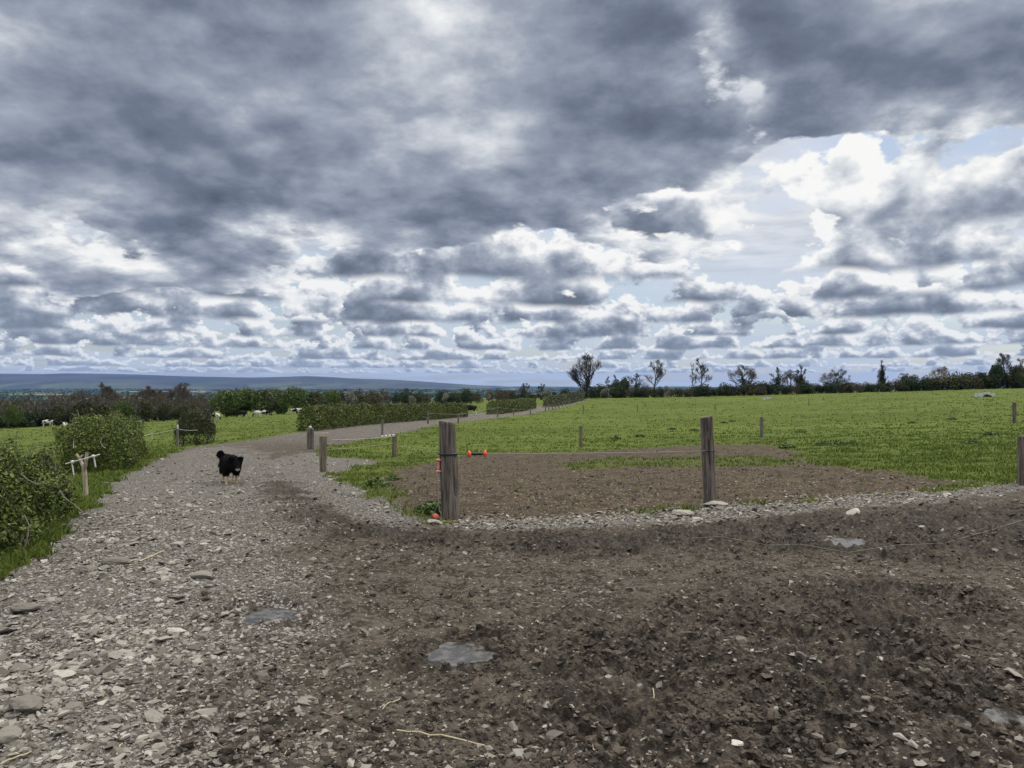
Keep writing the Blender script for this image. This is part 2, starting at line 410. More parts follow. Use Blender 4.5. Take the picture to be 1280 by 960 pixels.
# ------------------------------------------------------------------ ground material and sheets
def ground_mat(g):
    P = g.pos()
    yard, soil, stony, mire, grass = (g.attr(k) for k in ('yard', 'soil', 'stony', 'mire', 'grass'))
    n_lo = g.noise(P, 0.7, 4.0, 0.6); n_mid = g.noise(P, 4.0, 5.0, 0.6); n_hi = g.noise(P, 22.0, 4.0, 0.65); n_x = g.noise(P, 90.0, 3.0, 0.6)
    # mud
    mud = g.mix(n_mid.sstep(0.38, 0.62), (0.036, 0.029, 0.022), (0.084, 0.071, 0.056))
    mud = g.mix(n_hi.sstep(0.46, 0.62)*0.75, mud, (0.132, 0.115, 0.092))
    mud = g.mix(n_hi.sstep(0.44, 0.34)*0.7, mud, (0.026, 0.021, 0.017))
    wetc = g.mix(n_mid.sstep(0.35, 0.7), (0.016, 0.013, 0.0105), (0.044, 0.037, 0.030))
    wetc = g.mix(n_hi.sstep(0.47, 0.60)*0.75, wetc, (0.088, 0.072, 0.053))
    wetc = g.mix(n_hi.sstep(0.43, 0.33)*0.8, wetc, (0.012, 0.010, 0.009))
    mud = g.mix((mire*1.15+n_lo*0.5-0.25+(n_hi-0.5)*0.9+(n_mid-0.5)*0.6).sat(), mud, wetc)
    # crushed stone trodden into it
    v = g.voro(P, 26.0, out='Color'); vd = g.voro(P, 26.0); vr, vg, vb = g.sep(v)
    v2 = g.voro(P, 60.0, out='Color'); v2d = g.voro(P, 60.0); v2r, v2g, v2b = g.sep(v2)
    chip = g.mix(vr, (0.14, 0.13, 0.12), (0.36, 0.345, 0.32))
    chip2 = g.mix(v2r, (0.13, 0.12, 0.105), (0.40, 0.385, 0.36))
    f1 = (vg*0.9+0.1).sstep(0.86, 0.90)*vd.sstep(0.42, 0.28)
    f1s = (vg+stony*0.75-0.62).sstep(0.0, 0.1)*vd.sstep(0.5, 0.32)
    f2 = (v2g+stony*0.6+n_lo*0.4-1.05-mire*0.25).sstep(0.0, 0.08)*v2d.sstep(0.5, 0.3)
    dust = g.mix(n_hi.sstep(0.35, 0.65), (0.078, 0.068, 0.055), (0.165, 0.150, 0.126))
    yardc = g.mix(stony*0.75, mud, dust)
    yardc = g.mix(f2, yardc, chip2)
    yardc = g.mix(f1s*stony.sstep(0.1, 0.5), yardc, chip)
    # dry bare soil
    soilc = g.mix(n_mid.sstep(0.36, 0.64), (0.042, 0.033, 0.023), (0.086, 0.067, 0.046))
    soilc = g.mix(n_hi.sstep(0.48, 0.66)*0.6, soilc, (0.140, 0.112, 0.082))
    soilc = g.mix(n_hi.sstep(0.44, 0.34)*0.6, soilc, (0.034, 0.025, 0.018))
    soilc = g.mix(f1*0.8, soilc, (0.34, 0.31, 0.28))
    # sward under the blades
    big = g.noise(g.vmath('MULTIPLY', P, (0.05, 0.11, 0.05)), 1.0, 5.0, 0.6)
    tus = g.noise(g.vmath('MULTIPLY', P, (0.6, 1.1, 0.6)), 1.0, 5.0, 0.65)
    gr = g.mix(big.sstep(0.35, 0.65), (0.066, 0.090, 0.018), (0.098, 0.125, 0.027))
    gr = g.mix(tus.sstep(0.50, 0.72)*0.55, gr, (0.040, 0.066, 0.012))
    gr = g.mix(n_hi.sstep(0.45, 0.75)*0.4, gr, (0.120, 0.135, 0.042))
    c = g.mix(soil, gr, soilc)
    c = g.mix(yard, c, yardc)
    far = g.sep(P)[1].sstep(300.0, 700.0)
    fl = g.voro(g.vmath('MULTIPLY', P, (0.0042, 0.0017, 0.0)), 1.0, out='Color'); fr, fg, fb = g.sep(fl)
    fc = g.mix(fr, (0.030, 0.050, 0.018), (0.09, 0.13, 0.035)); fc = g.mix(fg.sstep(0.75, 0.8), fc, (0.17, 0.15, 0.09)); fc = g.mix(fb.sstep(0.45, 0.5), fc, (0.018, 0.028, 0.014))
    c = g.mix(far, c, fc)
    rough = (1.0-mire*yard*(0.35-n_hi*0.30)).sat()*0.95
    hgt = n_mid*0.5+n_hi*0.5+n_x*0.18*yard+f1s*stony*0.35+f2*0.15
    return {'Base Color': c, 'Roughness': rough, 'Specular IOR Level': mire*yard*0.10+0.05, 'disp': (hgt, 0.06, 1.0)}
M_ground = material('ground', ground_mat, spec=0.08)

def build_ground():
    th_in = np.linspace(-0.80, 0.80, 861); th_out = np.linspace(0.80, 2*PI-0.80, 60)[1:-1]
    th = np.concatenate([th_in, th_out])
    r = np.concatenate([[0.25, 0.6, 1.0, 1.4, 1.8, 2.1], 1/np.linspace(1/2.35, 1/30.0, 400), np.geomspace(30.5, 300.0, 110)[0:], np.geomspace(310.0, 19400.0, 52)])
    R, T = np.meshgrid(r, th, indexing='ij'); X = R*np.sin(T); Y = R*np.cos(T); nr, nt = X.shape
    m = {k: np.zeros(X.shape) for k in ('yard', 'soil', 'stony', 'mire', 'grass')}
    near = R < 320
    z_ = zones(X[near], Y[near])
    for k in m: m[k][near] = z_[k]
    m['grass'][~near] = 1
    Z = height(X, Y); Z[near] += relief(X[near], Y[near], z_)
    Z[~near] += (fbm(X[~near]/900, Y[~near]/900, 71, 3)*14.0)*sstep(R[~near], 900, 3000)
    V = np.stack([X, Y, Z], -1).reshape(-1, 3)
    idx = np.arange(nr*nt).reshape(nr, nt); nx = np.roll(idx, -1, 1)
    F = np.stack([idx[:-1], idx[1:], nx[1:], nx[:-1]], -1).reshape(-1, 4)[:, ::-1]
    V = np.vstack([V, [[0, 0, float(Z[0].mean())]]])
    fan = np.stack([np.full(nt, nr*nt), idx[0], nx[0], ], -1)[:, ::-1]
    at_ = {k: np.concatenate([m[k].ravel(), [1.0 if k == 'yard' else 0.0]]) for k in m}
    fy = at_['yard'][F].mean(1); fs = at_['soil'][F].mean(1); fr = np.hypot(V[F][:, :, 0].mean(1), V[F][:, :, 1].mean(1))
    sel = {'farm_track': fy > 0.5, 'bare_soil': (fy <= 0.5) & (fs > 0.5), 'pasture': (fy <= 0.5) & (fs <= 0.5) & (fr < 420), 'plain': (fy <= 0.5) & (fs <= 0.5) & (fr >= 420)}
    for name, s_ in sel.items():
        f = F[s_]; used = np.unique(f); re_ = np.full(len(V), -1); re_[used] = np.arange(len(used))
        o = mesh_obj(name, V[used], re_[f], M_ground, smooth=True)
        for k in at_: add_attr(o, k, at_[k][used])
        tag(o, kind='structure')
        if name == 'farm_track':
            bm = bmesh.new(); bm.from_mesh(o.data); bm.to_mesh(o.data); bm.free()
build_ground()
# ------------------------------------------------------------------ plants
def leaf_quads(C, size, rs, flat=0.0, aspect=0.55):
    """one small bent leaf face per centre"""
    n = len(C); a = rs.normal(size=(n, 3)); a[:, 2] *= (1-flat); a /= np.linalg.norm(a, axis=1)[:, None]+1e-9
    b = np.cross(a, rs.normal(size=(n, 3))); b /= np.linalg.norm(b, axis=1)[:, None]+1e-9
    c = np.cross(a, b); s = (np.asarray(size)*rs.uniform(0.6, 1.35, n))[:, None]
    V = np.stack([C-a*s*0.5, C+b*s*aspect*0.5+c*s*0.10, C+a*s*0.5, C-b*s*aspect*0.5+c*s*0.10], 1).reshape(-1, 3)
    return V, np.arange(4*n).reshape(n, 4)
def leaf_obj(name, C, size, mat, rs, parent, flat=0.0, aspect=0.6):
    V, F = leaf_quads(C, size, rs, flat, aspect)
    o = mesh_obj(name, V, F, mat, parent)
    add_attr(o, 'tone', rs.uniform(0, 1, len(F)), 'FACE')
    return o
def leaf_mat(name, dark, mid, light, rough=0.6, scale=2.0):
    def b(g):
        t = g.attr('tone'); n = g.noise(g.pos(), scale, 3.0, 0.6)
        k = (t*0.75+n*0.9-0.32).sat()
        c = g.mix(k.sstep(0.0, 0.5), dark, mid); c = g.mix(k.sstep(0.55, 1.0), c, light)
        return {'Base Color': c}
    return material(name, b, rough, 0.25)
def tubes(segs, sides=3):
    """segs: (n, 8) array x0 y0 z0 r0 x1 y1 z1 r1 -> verts, quads"""
    A = np.asarray(segs, float); n = len(A); p0, r0, p1, r1 = A[:, 0:3], A[:, 3], A[:, 4:7], A[:, 7]
    d = p1-p0; d /= np.linalg.norm(d, axis=1)[:, None]+1e-9
    ref = np.where(np.abs(d[:, 2:3]) > 0.9, np.array([[1.0, 0, 0]]), np.array([[0, 0, 1.0]]))
    u = np.cross(d, ref); u /= np.linalg.norm(u, axis=1)[:, None]+1e-9; v = np.cross(d, u)
    an = np.arange(sides)*2*PI/sides
    ring = np.cos(an)[None, :, None]*u[:, None]+np.sin(an)[None, :, None]*v[:, None]
    V = np.concatenate([p0[:, None]+ring*r0[:, None, None], p1[:, None]+ring*r1[:, None, None]], 1).reshape(-1, 3)
    b = (np.arange(n)*2*sides)[:, None]; k = np.arange(sides)[None]; k2 = (k+1) % sides
    F = np.stack([b+k, b+k2, b+k2+sides, b+k+sides], -1).reshape(-1, 4)
    return V, F
def grow(h, seed, limbs=8, sub=(5, 5, 4), trunk_r=None, clear=0.22, spread=0.9, up=0.35, lean=(0, 0), twig=0.03, wig=0.12, side=None, rmin=None, fan=3):
    """a bare tree as two lists of tapered segments: stem with limbs, and twigs"""
    rs = random.Random(seed); stem, twigs = [], []
    trunk_r = trunk_r or h*0.028; rmin = rmin or twig
    def rod(p, d, L, r, k, lvl, out, tip):
        pts = [(p.copy(), r)]
        for i in range(k):
            j = Vector((rs.gauss(0, 1), rs.gauss(0, 1), rs.gauss(0, 0.6)))*wig*(1.0 if lvl else 0.45)
            d = (d+j+Vector((0, 0, up*(0.12 if lvl else 0.05)))).normalized()
            p = p+d*(L/k); r2 = max(r*(1-(i+1)/k*(1-tip)), rmin*0.6)
            a, ra = pts[-1]; out.append((*a, ra, *p, r2)); pts.append((p.copy(), r2))
        return pts, d
    def branch(p, d, L, r, lvl):
        out = stem if lvl <= 1 else twigs
        pts, dd = rod(p, d, L, r, 4 if lvl < 2 else 3 if lvl < 4 else 2, lvl, out, 0.35)
        if lvl >= len(sub)+1:
            for i in range(fan):                     # the haze of finest twigs
                k = rs.randrange(len(pts)-1); q = pts[k][0].lerp(pts[k+1][0], rs.random())
                nd = (dd+Vector((rs.gauss(0, 0.5), rs.gauss(0, 0.5), rs.gauss(0.1, 0.4)))).normalized()
                e = q+nd*L*rs.uniform(0.5, 1.0); twigs.append((*q, rmin*0.55, *e, rmin*0.35))
            return
        for i in range(sub[lvl-1]):
            t = rs.uniform(0.25, 0.95); f = t*(len(pts)-1); k = min(int(f), len(pts)-2)
            a, ra = pts[k]; b, rb = pts[k+1]; q = a.lerp(b, f-k)
            side_ = Vector((rs.gauss(0, 1), rs.gauss(0, 1), rs.gauss(0.25, 0.7))).normalized()
            nd = (dd*1.0+side_*0.62+Vector((0, 0, up*0.12))).normalized()
            branch(q, nd, L*rs.uniform(0.50, 0.74)*(1.2-0.5*t), max(ra*0.55, rmin), lvl+1)
    base = Vector((0, 0, -0.15)); d = Vector((lean[0], lean[1], 1)).normalized()
    pts, dd = rod(base, d, h*0.80, trunk_r, 7, 0, stem, 0.22)
    for i in range(limbs):
        t = clear+(0.98-clear)*((i+rs.random()*0.7)/limbs); f = t*7; k = min(int(f), 6)
        a, ra = pts[k]; b, rb = pts[k+1]; q = a.lerp(b, f-k); az = i*2.4+rs.uniform(-0.5, 0.5)
        if side is not None and rs.random() < 0.5: az = side+rs.uniform(-0.7, 0.7)
        e = rs.uniform(0.35, 0.75)+t*0.35
        nd = Vector((math.cos(az)*spread, math.sin(az)*spread, e*(0.7+up)))
        L = h*rs.uniform(0.36, 0.5)*(1.18-0.65*t)*spread
        branch(q, nd.normalized(), L, ra*0.5, 1)
    branch(pts[-1][0], dd, h*0.20, pts[-1][1], 1)
    return stem, twigs, pts
def fit(stem, twigs, h):
    """scale a tree so that it stands exactly h high"""
    top = max(s[6] for s in stem+twigs); k = h/top
    f = lambda a: np.asarray(a, float)*np.array([k, k, k, 1, k, k, k, 1])
    return f(stem), f(twigs), k
def bark_mat(name, a, b_):
    def b(g):
        n = g.noise(g.pos(), 3.0, 4.0, 0.6)
        return {'Base Color': g.mix(n.sstep(0.35, 0.65), a, b_)}
    return material(name, b, 0.95, 0.1)
M_bark = bark_mat('grey bark', (0.032, 0.029, 0.026), (0.070, 0.062, 0.053))
M_twig = bark_mat('grey twigs', (0.045, 0.039, 0.034), (0.085, 0.072, 0.061))
M_bark_red = bark_mat('brown wood bark', (0.080, 0.070, 0.057), (0.155, 0.134, 0.108))
M_pale = bark_mat('pale dead wood', (0.20, 0.18, 0.15), (0.36, 0.33, 0.28))
M_ivy = leaf_mat('ivy leaves', (0.010, 0.018, 0.008), (0.020, 0.036, 0.013), (0.040, 0.062, 0.022), 0.5)
M_dark_leaf = leaf_mat('dark evergreen leaves', (0.014, 0.024, 0.011), (0.026, 0.045, 0.017), (0.052, 0.078, 0.028))
M_green_leaf = leaf_mat('fresh green leaves', (0.026, 0.046, 0.011), (0.062, 0.098, 0.020), (0.125, 0.165, 0.036), scale=0.5)
M_olive_leaf = leaf_mat('olive leaves', (0.030, 0.038, 0.018), (0.058, 0.066, 0.028), (0.105, 0.108, 0.045), scale=0.8)
M_hedge_leaf = leaf_mat('hawthorn leaves', (0.030, 0.048, 0.010), (0.080, 0.112, 0.019), (0.185, 0.205, 0.042), scale=2.2)
M_clip_leaf = leaf_mat('clipped hedge leaves', (0.024, 0.037, 0.009), (0.064, 0.086, 0.017), (0.150, 0.162, 0.034), scale=0.9)
M_brown_leaf = leaf_mat('brown hedge leaves', (0.038, 0.032, 0.018), (0.072, 0.062, 0.030), (0.125, 0.108, 0.052), scale=0.9)
M_blossom = leaf_mat('blossom', (0.060, 0.066, 0.045), (0.150, 0.148, 0.120), (0.36, 0.35, 0.32))
M_bud = leaf_mat('buds', (0.045, 0.044, 0.022), (0.085, 0.080, 0.036), (0.14, 0.13, 0.06))

def bare_tree(px, depth, top, label, seed, group=None, ivy=0.0, ivy_r=0.9, buds=0, twig=0.018, bark=None, name='bare_tree', cat='tree', **kw):
    p = on(px, depth); h = (EYE-(top-480)/960*depth)-p.z
    root = empty(name, foot(p)); tag(root, label, cat, group)
    st, tw, pts = grow(h, seed, twig=twig, **kw); st, tw, k = fit(st, tw, h)
    rs = np.random.default_rng(seed)
    mesh_obj('trunk', *tubes(st, 6), bark or M_bark, root)
    mesh_obj('crown', *tubes(tw, 3), M_twig if bark is None else bark, root)
    if ivy:
        C = []
        q = np.array([[*a] for a, r in pts])*k; n = int(900*ivy*max(1, h/10))
        t = rs.uniform(0, ivy, n)**0.9; f = t*(len(q)-1)*0.999; i = f.astype(int)
        c = q[i]+(q[np.minimum(i+1, len(q)-1)]-q[i])*(f-i)[:, None]
        rad = ivy_r*(0.55+0.7*np.sin(np.clip(t/ivy, 0, 1)*PI)**0.6)*(1+0.5*np.sin(t*17+seed))*np.sqrt(rs.uniform(0.05, 1, n))
        an = rs.uniform(0, 2*PI, n); c = c+np.stack([np.cos(an)*rad, np.sin(an)*rad, rs.normal(0, 0.3, n)], 1)
        lim = [s for s in st if s[3] > h*0.007 and s[2] > h*0.2]
        for s in lim[:40]:
            m = int(26*ivy); u = rs.uniform(0, 1, (m, 1)); c = np.vstack([c, s[0:3]*(1-u)+s[4:7]*u+rs.normal(0, 0.22, (m, 3))])
        c = c[c[:, 2] > 0]
        leaf_obj('ivy', c, 0.42, M_ivy, rs, root)
    if buds:
        i = rs.integers(0, len(tw), buds)
        leaf_obj('leaves', tw[i][:, 4:7]+rs.normal(0, 0.12, (buds, 3)), 0.26, M_bud, rs, root)
    return root

def lumpy(n, rs, rx, ry, rz, lumps=9, seed=0, fill=0.35):
    """points in a lumpy crown: several overlapping clumps, denser at their skins, open in places"""
    L = []; r2 = np.random.default_rng(seed)
    for i in range(lumps):
        a = r2.uniform(0, 2*PI); q = np.sqrt(r2.uniform(0, 1)); e = r2.uniform(-0.75, 1)
        k = np.sqrt(max(0.15, 1-e*e*0.85))
        L.append((math.cos(a)*q*rx*0.68*k, math.sin(a)*q*ry*0.68*k, rz*(e*0.60), r2.uniform(0.30, 0.52)))
    L = np.array(L); i = rs.integers(0, lumps, n); d = rs.normal(size=(n, 3)); d /= np.linalg.norm(d, axis=1)[:, None]
    r = np.where(rs.random(n) < fill, rs.random(n)**0.5, rs.normal(0.95, 0.10, n))
    return L[i, :3]+d*(L[i, 3:]*r[:, None])*np.array([rx, ry, rz])
def crown_tree(name, h, wdt, leafmat, seed, n, leaf=0.5, trunk=0.22, lumps=14, cat='tree'):
    """prototype of a leafy tree or bush, standing at the origin"""
    root = empty(name, (0, 0, 0)); rs = np.random.default_rng(seed)
    st, tw, _ = grow(h*0.86, seed, limbs=7, sub=(3, 2), twig=0.03, clear=max(trunk, 0.1), trunk_r=h*0.03)
    mesh_obj('trunk', *tubes(np.array(st+tw), 5), M_bark, root)
    C = lumpy(n, rs, wdt/2, wdt/2, h*(1-trunk)/2, lumps, seed); C[:, 2] += h*trunk+h*(1-trunk)/2
    C = C[C[:, 2] > 0.05]
    leaf_obj('crown', C, leaf, leafmat, rs, root)
    root['category'] = cat
    return root

def hedge(name, path, width, hts, n, leaf, mat, label, seed, cat='hedge', stems=0, wild=0.18, square=3.0, group=None, twig_r=0.012, out_twigs=0, twig_mat=None, pale=0, lift=0.0):
    """a hedge along a plan path: leaves round a lumpy body, woody stems inside"""
    rs = np.random.default_rng(seed); P = np.array(path, float)
    seg = np.linalg.norm(np.diff(P, axis=0), axis=1); cum = np.concatenate([[0], np.cumsum(seg)])/seg.sum(); total = seg.sum()
    org = foot(P[0]); root = empty(name, org); tag(root, label, cat, group)
    def spine(t): return np.stack([np.interp(t, cum, P[:, 0]), np.interp(t, cum, P[:, 1])], 1)
    H = np.interp
    hx = np.linspace(0, 1, len(hts))
    t = rs.uniform(-0.01, 1.01, n); phi = rs.uniform(-0.12, PI+0.12, n)
    c, s = np.cos(phi), np.sin(phi)
    sup = (np.abs(c)**square+np.abs(s)**square)**(-1/square)
    lum = 1+wild*fbm(t*total*0.9/max(0.6, width*0.6), phi*1.6+seed, seed, 3)*1.8+wild*0.6*fbm(t*total*4, phi*4, seed+5, 2)
    r = np.where(rs.random(n) < 0.35, np.sqrt(rs.uniform(0.1, 1, n)), rs.normal(0.96, 0.06, n))*lum*sup
    ends = np.minimum(1, np.minimum(t+0.012, 1.012-t)*total/(width*0.35)); r *= np.clip(ends, 0.25, 1)**0.5
    b = spine(np.clip(t, 0, 1)); e = spine(np.clip(t+0.01, 0, 1))-spine(np.clip(t-0.01, 0, 1)); e /= np.linalg.norm(e, axis=1)[:, None]+1e-9
    nrm = np.stack([-e[:, 1], e[:, 0]], 1); hh = np.interp(t, hx, hts)
    xy = b+nrm*(c*r*width/2)[:, None]+e*rs.normal(0, 0.05, (n, 1))*width
    z = height(b[:, 0], b[:, 1])+hh*(0.10+0.90*np.clip(s, -0.1, 1)*np.clip(r, 0, 1.6))
    ok = z > height(xy[:, 0], xy[:, 1])+0.02
    rel = (z-height(b[:, 0], b[:, 1]))/hh; ok &= (rel > lift) | (rs.random(n) < 0.25)
    C = np.stack([xy[:, 0]-org.x, xy[:, 1]-org.y, z-org.z], 1)[ok]
    leaf_obj('foliage', C, leaf, mat, rs, root)
    for i in range(stems):
        S_ = []
        tt = rs.uniform(0.02, 0.98, 1); q = spine(tt)[0]+rs.normal(0, width*0.13, 2); hgt = float(np.interp(tt[0], hx, hts))
        p = np.array([q[0]-org.x, q[1]-org.y, float(height(q[0], q[1]))-org.z-0.05]); d = np.array([rs.normal(0, 0.25), rs.normal(0, 0.25), 1.0]); rr = twig_r*rs.uniform(1.2, 2.6)
        for k in range(5):
            p2 = p+d*hgt*0.17*rs.uniform(0.8, 1.1); S_.append((*p, rr, *p2, rr*0.8)); p = p2; rr *= 0.8; d = d+rs.normal(0, 0.2, 3); d[2] = abs(d[2])
        mesh_obj('stem', *tubes(np.array(S_), 5), M_bark, root)
    if out_twigs:
        S_ = []; i = rs.integers(0, len(C), out_twigs)
        for c0 in C[i]:
            d = rs.normal(0, 0.45, 3); d[2] = abs(d[2])+0.45; d /= np.linalg.norm(d); L = rs.uniform(0.10, 0.32)*(hts[0])**0.5; p = c0-d*L*0.4
            for k in range(3):
                p2 = p+d*L/3; S_.append((*p, twig_r*(0.55-k*0.12), *p2, twig_r*(0.45-k*0.13))); p = p2; d = d+rs.normal(0, 0.2, 3); d /= np.linalg.norm(d)
        mesh_obj('twigs', *tubes(np.array(S_), 3), twig_mat or M_twig, root)
    for i in range(pale):
        S_ = []
        c0 = C[rs.integers(0, len(C))]; d = rs.normal(0, 0.8, 3); d /= np.linalg.norm(d); L = rs.uniform(0.2, 0.55); p = c0-d*L*0.3+np.array([0.14, -0.12, 0.05]); rr = twig_r*rs.uniform(0.5, 1.2)
        for k in range(4):
            p2 = p+d*L/4; S_.append((*p, rr, *p2, rr*0.8)); p = p2; rr *= 0.8; d = d+rs.normal(0, 0.25, 3); d /= np.linalg.norm(d)
        mesh_obj('dead_branch', *tubes(np.array(S_), 5), M_pale, root)
    return root

# hedges beside the track
hedge('hedge', [(-5.0, 4.0), (-5.15, 6.2), (-5.85, 8.4), (-6.5, 10.1)], 1.4, [0.74, 0.84, 0.86, 0.60], 62000, 0.047, M_hedge_leaf, 'untidy green hedge with bare pale branches beside the stony track, nearest the viewer', 11, stems=10, wild=0.32, out_twigs=2200, twig_mat=M_bark_red, square=2.4, pale=26, twig_r=0.011)
hedge('hedge', [(-10.35, 18.9), (-11.6, 22.0), (-13.0, 25.4)], 1.5, [1.12, 1.22, 1.25], 40000, 0.062, M_hedge_leaf, 'bushy yellow green hedge block behind the forked stump on the left of the track', 12, stems=8, wild=0.20, out_twigs=1200, twig_mat=M_bark_red, square=5.0, lift=0.10, pale=8)
hedge('bush', [(-16.9, 38.6), (-15.3, 39.4)], 1.15, [1.45, 1.55, 1.5], 11000, 0.085, M_olive_leaf, 'brown green upright bush standing alone at the bend of the track', 13, cat='bush', stems=16, wild=0.25, out_twigs=500, square=4.0, lift=0.34)
hedge('hedge', [(-12.9, 48.5), (-12.2, 57), (-9.5, 70), (-5.6, 86)], 1.5, [1.5, 1.5, 1.5, 1.45], 36000, 0.13, M_clip_leaf, 'longest clipped dark hedge along the far track, behind the small gate posts', 14, stems=0, wild=0.13, square=4.0, out_twigs=900, twig_r=0.02)
hedge('hedge', [(-2.5, 97), (0.4, 112), (3.4, 134)], 1.7, [1.6, 1.7, 1.7], 16000, 0.18, M_clip_leaf, 'middle clipped hedge along the far track, between two gaps to the field', 15, stems=0, wild=0.10, square=4.5, twig_r=0.02)
hedge('hedge', [(6.6, 143), (12.0, 170), (18.5, 205)], 1.9, [1.9, 2.1, 2.2], 14000, 0.22, M_olive_leaf, 'furthest hedge along the track, ending below the big ivy covered tree', 16, stems=0, wild=0.14, square=4.0, twig_r=0.02)
# ------------------------------------------------------------------ trees of the far field edge, each grown on its own
bare_tree(733, 222, 439, 'tallest bare tree, thick dark ivy on its trunk, standing where the track ends', 3, ivy=0.62, ivy_r=1.15, limbs=13, sub=(6, 5, 4), clear=0.18, spread=1.0, side=2.9, trunk_r=0.5, up=0.45)
bare_tree(758, 230, 470, 'small pale leafless tree, first one right of the tallest ivy covered tree', 4, limbs=7, sub=(4, 4, 3), spread=0.6, up=0.6, twig=0.03)
bare_tree(773, 231, 468, 'slim greyish tree beside a dark pointed bush at the field edge', 5, limbs=8, sub=(4, 4, 3), spread=0.65, up=0.5, buds=160)
bare_tree(795, 226, 466, 'low spreading tree with an ivy stem, left of the leaning tree', 6, ivy=0.65, ivy_r=0.7, limbs=9, sub=(5, 5, 3), spread=0.9)
bare_tree(816, 224, 448, 'tall thin tree leaning right with wind swept twigs at the field edge', 7, limbs=10, sub=(5, 5, 3), lean=(0.16, 0), spread=0.85, up=0.5, clear=0.35, side=0.2, buds=350)
bare_tree(867, 222, 453, 'thinnest bare tree, slender stem close beside a taller bare tree', 8, limbs=8, sub=(4, 4, 3), lean=(-0.10, 0), spread=0.50, up=0.4, clear=0.35, trunk_r=0.16)
bare_tree(877, 222, 445, 'tall bare tree with long clear stem and round twiggy top', 9, limbs=10, sub=(5, 5, 4), spread=0.75, up=0.35, clear=0.4, trunk_r=0.26)
bare_tree(930, 221, 455, 'bare tree with broad twiggy crown over a squat column of ivy', 10, ivy=0.72, ivy_r=1.1, limbs=11, sub=(5, 5, 4), spread=1.25, clear=0.25)
bare_tree(970, 220, 458, 'ivy covered tree leaning right, left of the rounded brown tree', 21, ivy=0.8, ivy_r=1.1, limbs=8, sub=(5, 4, 3), lean=(0.15, 0), spread=0.9)
bare_tree(988, 223, 461, 'rounded brown tree with dense twigs between two ivy covered trees', 22, limbs=11, sub=(6, 5, 4), spread=0.9, clear=0.3, bark=M_bark_red)
bare_tree(998, 219, 455, 'ivy column tree with bare top, right of the rounded brown tree', 23, ivy=0.8, ivy_r=0.95, limbs=8, sub=(5, 5, 4), spread=0.75)
bare_tree(1040, 219, 459, 'wide low oak like bare tree with crooked spreading limbs', 24, limbs=12, sub=(5, 5, 4), spread=1.3, up=0.12, clear=0.22, wig=0.28, trunk_r=0.36)
bare_tree(1104, 218, 449, 'lone upright tree with ivy wrapped trunk and forked bare top', 25, ivy=0.85, ivy_r=0.62, limbs=9, sub=(5, 4, 3), spread=0.6, up=0.6, clear=0.3, trunk_r=0.36)
bare_tree(1097, 219, 470, 'short thin leafless sapling just left of the lone upright ivy tree', 26, limbs=6, sub=(3, 3), spread=0.5, up=0.6)
bare_tree(1136, 222, 466, 'small grey bare tree rising behind dark bushes on the right', 27, limbs=8, sub=(4, 4, 3), spread=0.9)
bare_tree(1177, 221, 457, 'pale round headed tree with fine twigs above the right hand bushes', 28, limbs=11, sub=(6, 5, 4), spread=0.95, clear=0.2, bark=M_pale, twig=0.022)
bare_tree(1258, 214, 440, 'tall pale bare tree rising out of the dark evergreen at the right', 29, limbs=11, sub=(6, 5, 4), spread=0.85, clear=0.35)
bare_tree(1279, 216, 446, 'bare tree at the right edge of the view behind olive bushes', 30, limbs=9, sub=(5, 5, 3), spread=0.8)
bare_tree(655, 262, 478, 'bare twiggy tree behind the hedges, left of the big ivy tree', 31, limbs=10, sub=(5, 5, 3), spread=1.0)
bare_tree(675, 268, 479, 'smaller round bare tree behind the hedges beside a white blossom bush', 32, limbs=9, sub=(5, 5, 3), spread=0.9)
bare_tree(513, 262, 484, 'hazy round bare tree behind the longest clipped hedge', 33, limbs=10, sub=(6, 5, 3), spread=1.0)
bare_tree(482, 255, 485, 'bare tree with close twigs above the longest clipped hedge', 34, limbs=10, sub=(6, 5, 3), spread=0.9, bark=M_bark_red)
bare_tree(142, 176, 477, 'bare tree standing highest out of the brown wood', 35, limbs=12, sub=(6, 5, 4), spread=0.75, up=0.5, twig=0.03, bark=M_bark_red)
bare_tree(226, 168, 477, 'broad bare tree at the right end of the brown wood', 36, limbs=12, sub=(6, 5, 4), spread=1.0, twig=0.03, bark=M_bark_red)
bare_tree(190, 172, 481, 'bare tree with flat top in the middle of the brown wood', 37, limbs=12, sub=(6, 5, 4), spread=1.05, twig=0.03, bark=M_bark_red)

def place(proto, used, px, depth, top, rz, label, group, wide=1.0):
    """stand the prototype (first time) or a copy on the land, scaled so that its top reaches the given row"""
    p = foot(on(px, depth)); h = (EYE-(top-480)/960*depth)-p.z; k = h/proto['tall']
    sc_ = (k*wide, k*wide, k)
    if not used:
        proto.location = p; proto.rotation_euler = (0, 0, rz); proto.scale = sc_; tag(proto, label, None, group); used.append(1); return proto
    return dup(proto, p, rz, sc_, label, group)
def kind(*a, **k):
    o = crown_tree(*a, **k); o['tall'] = a[1]; return o, []

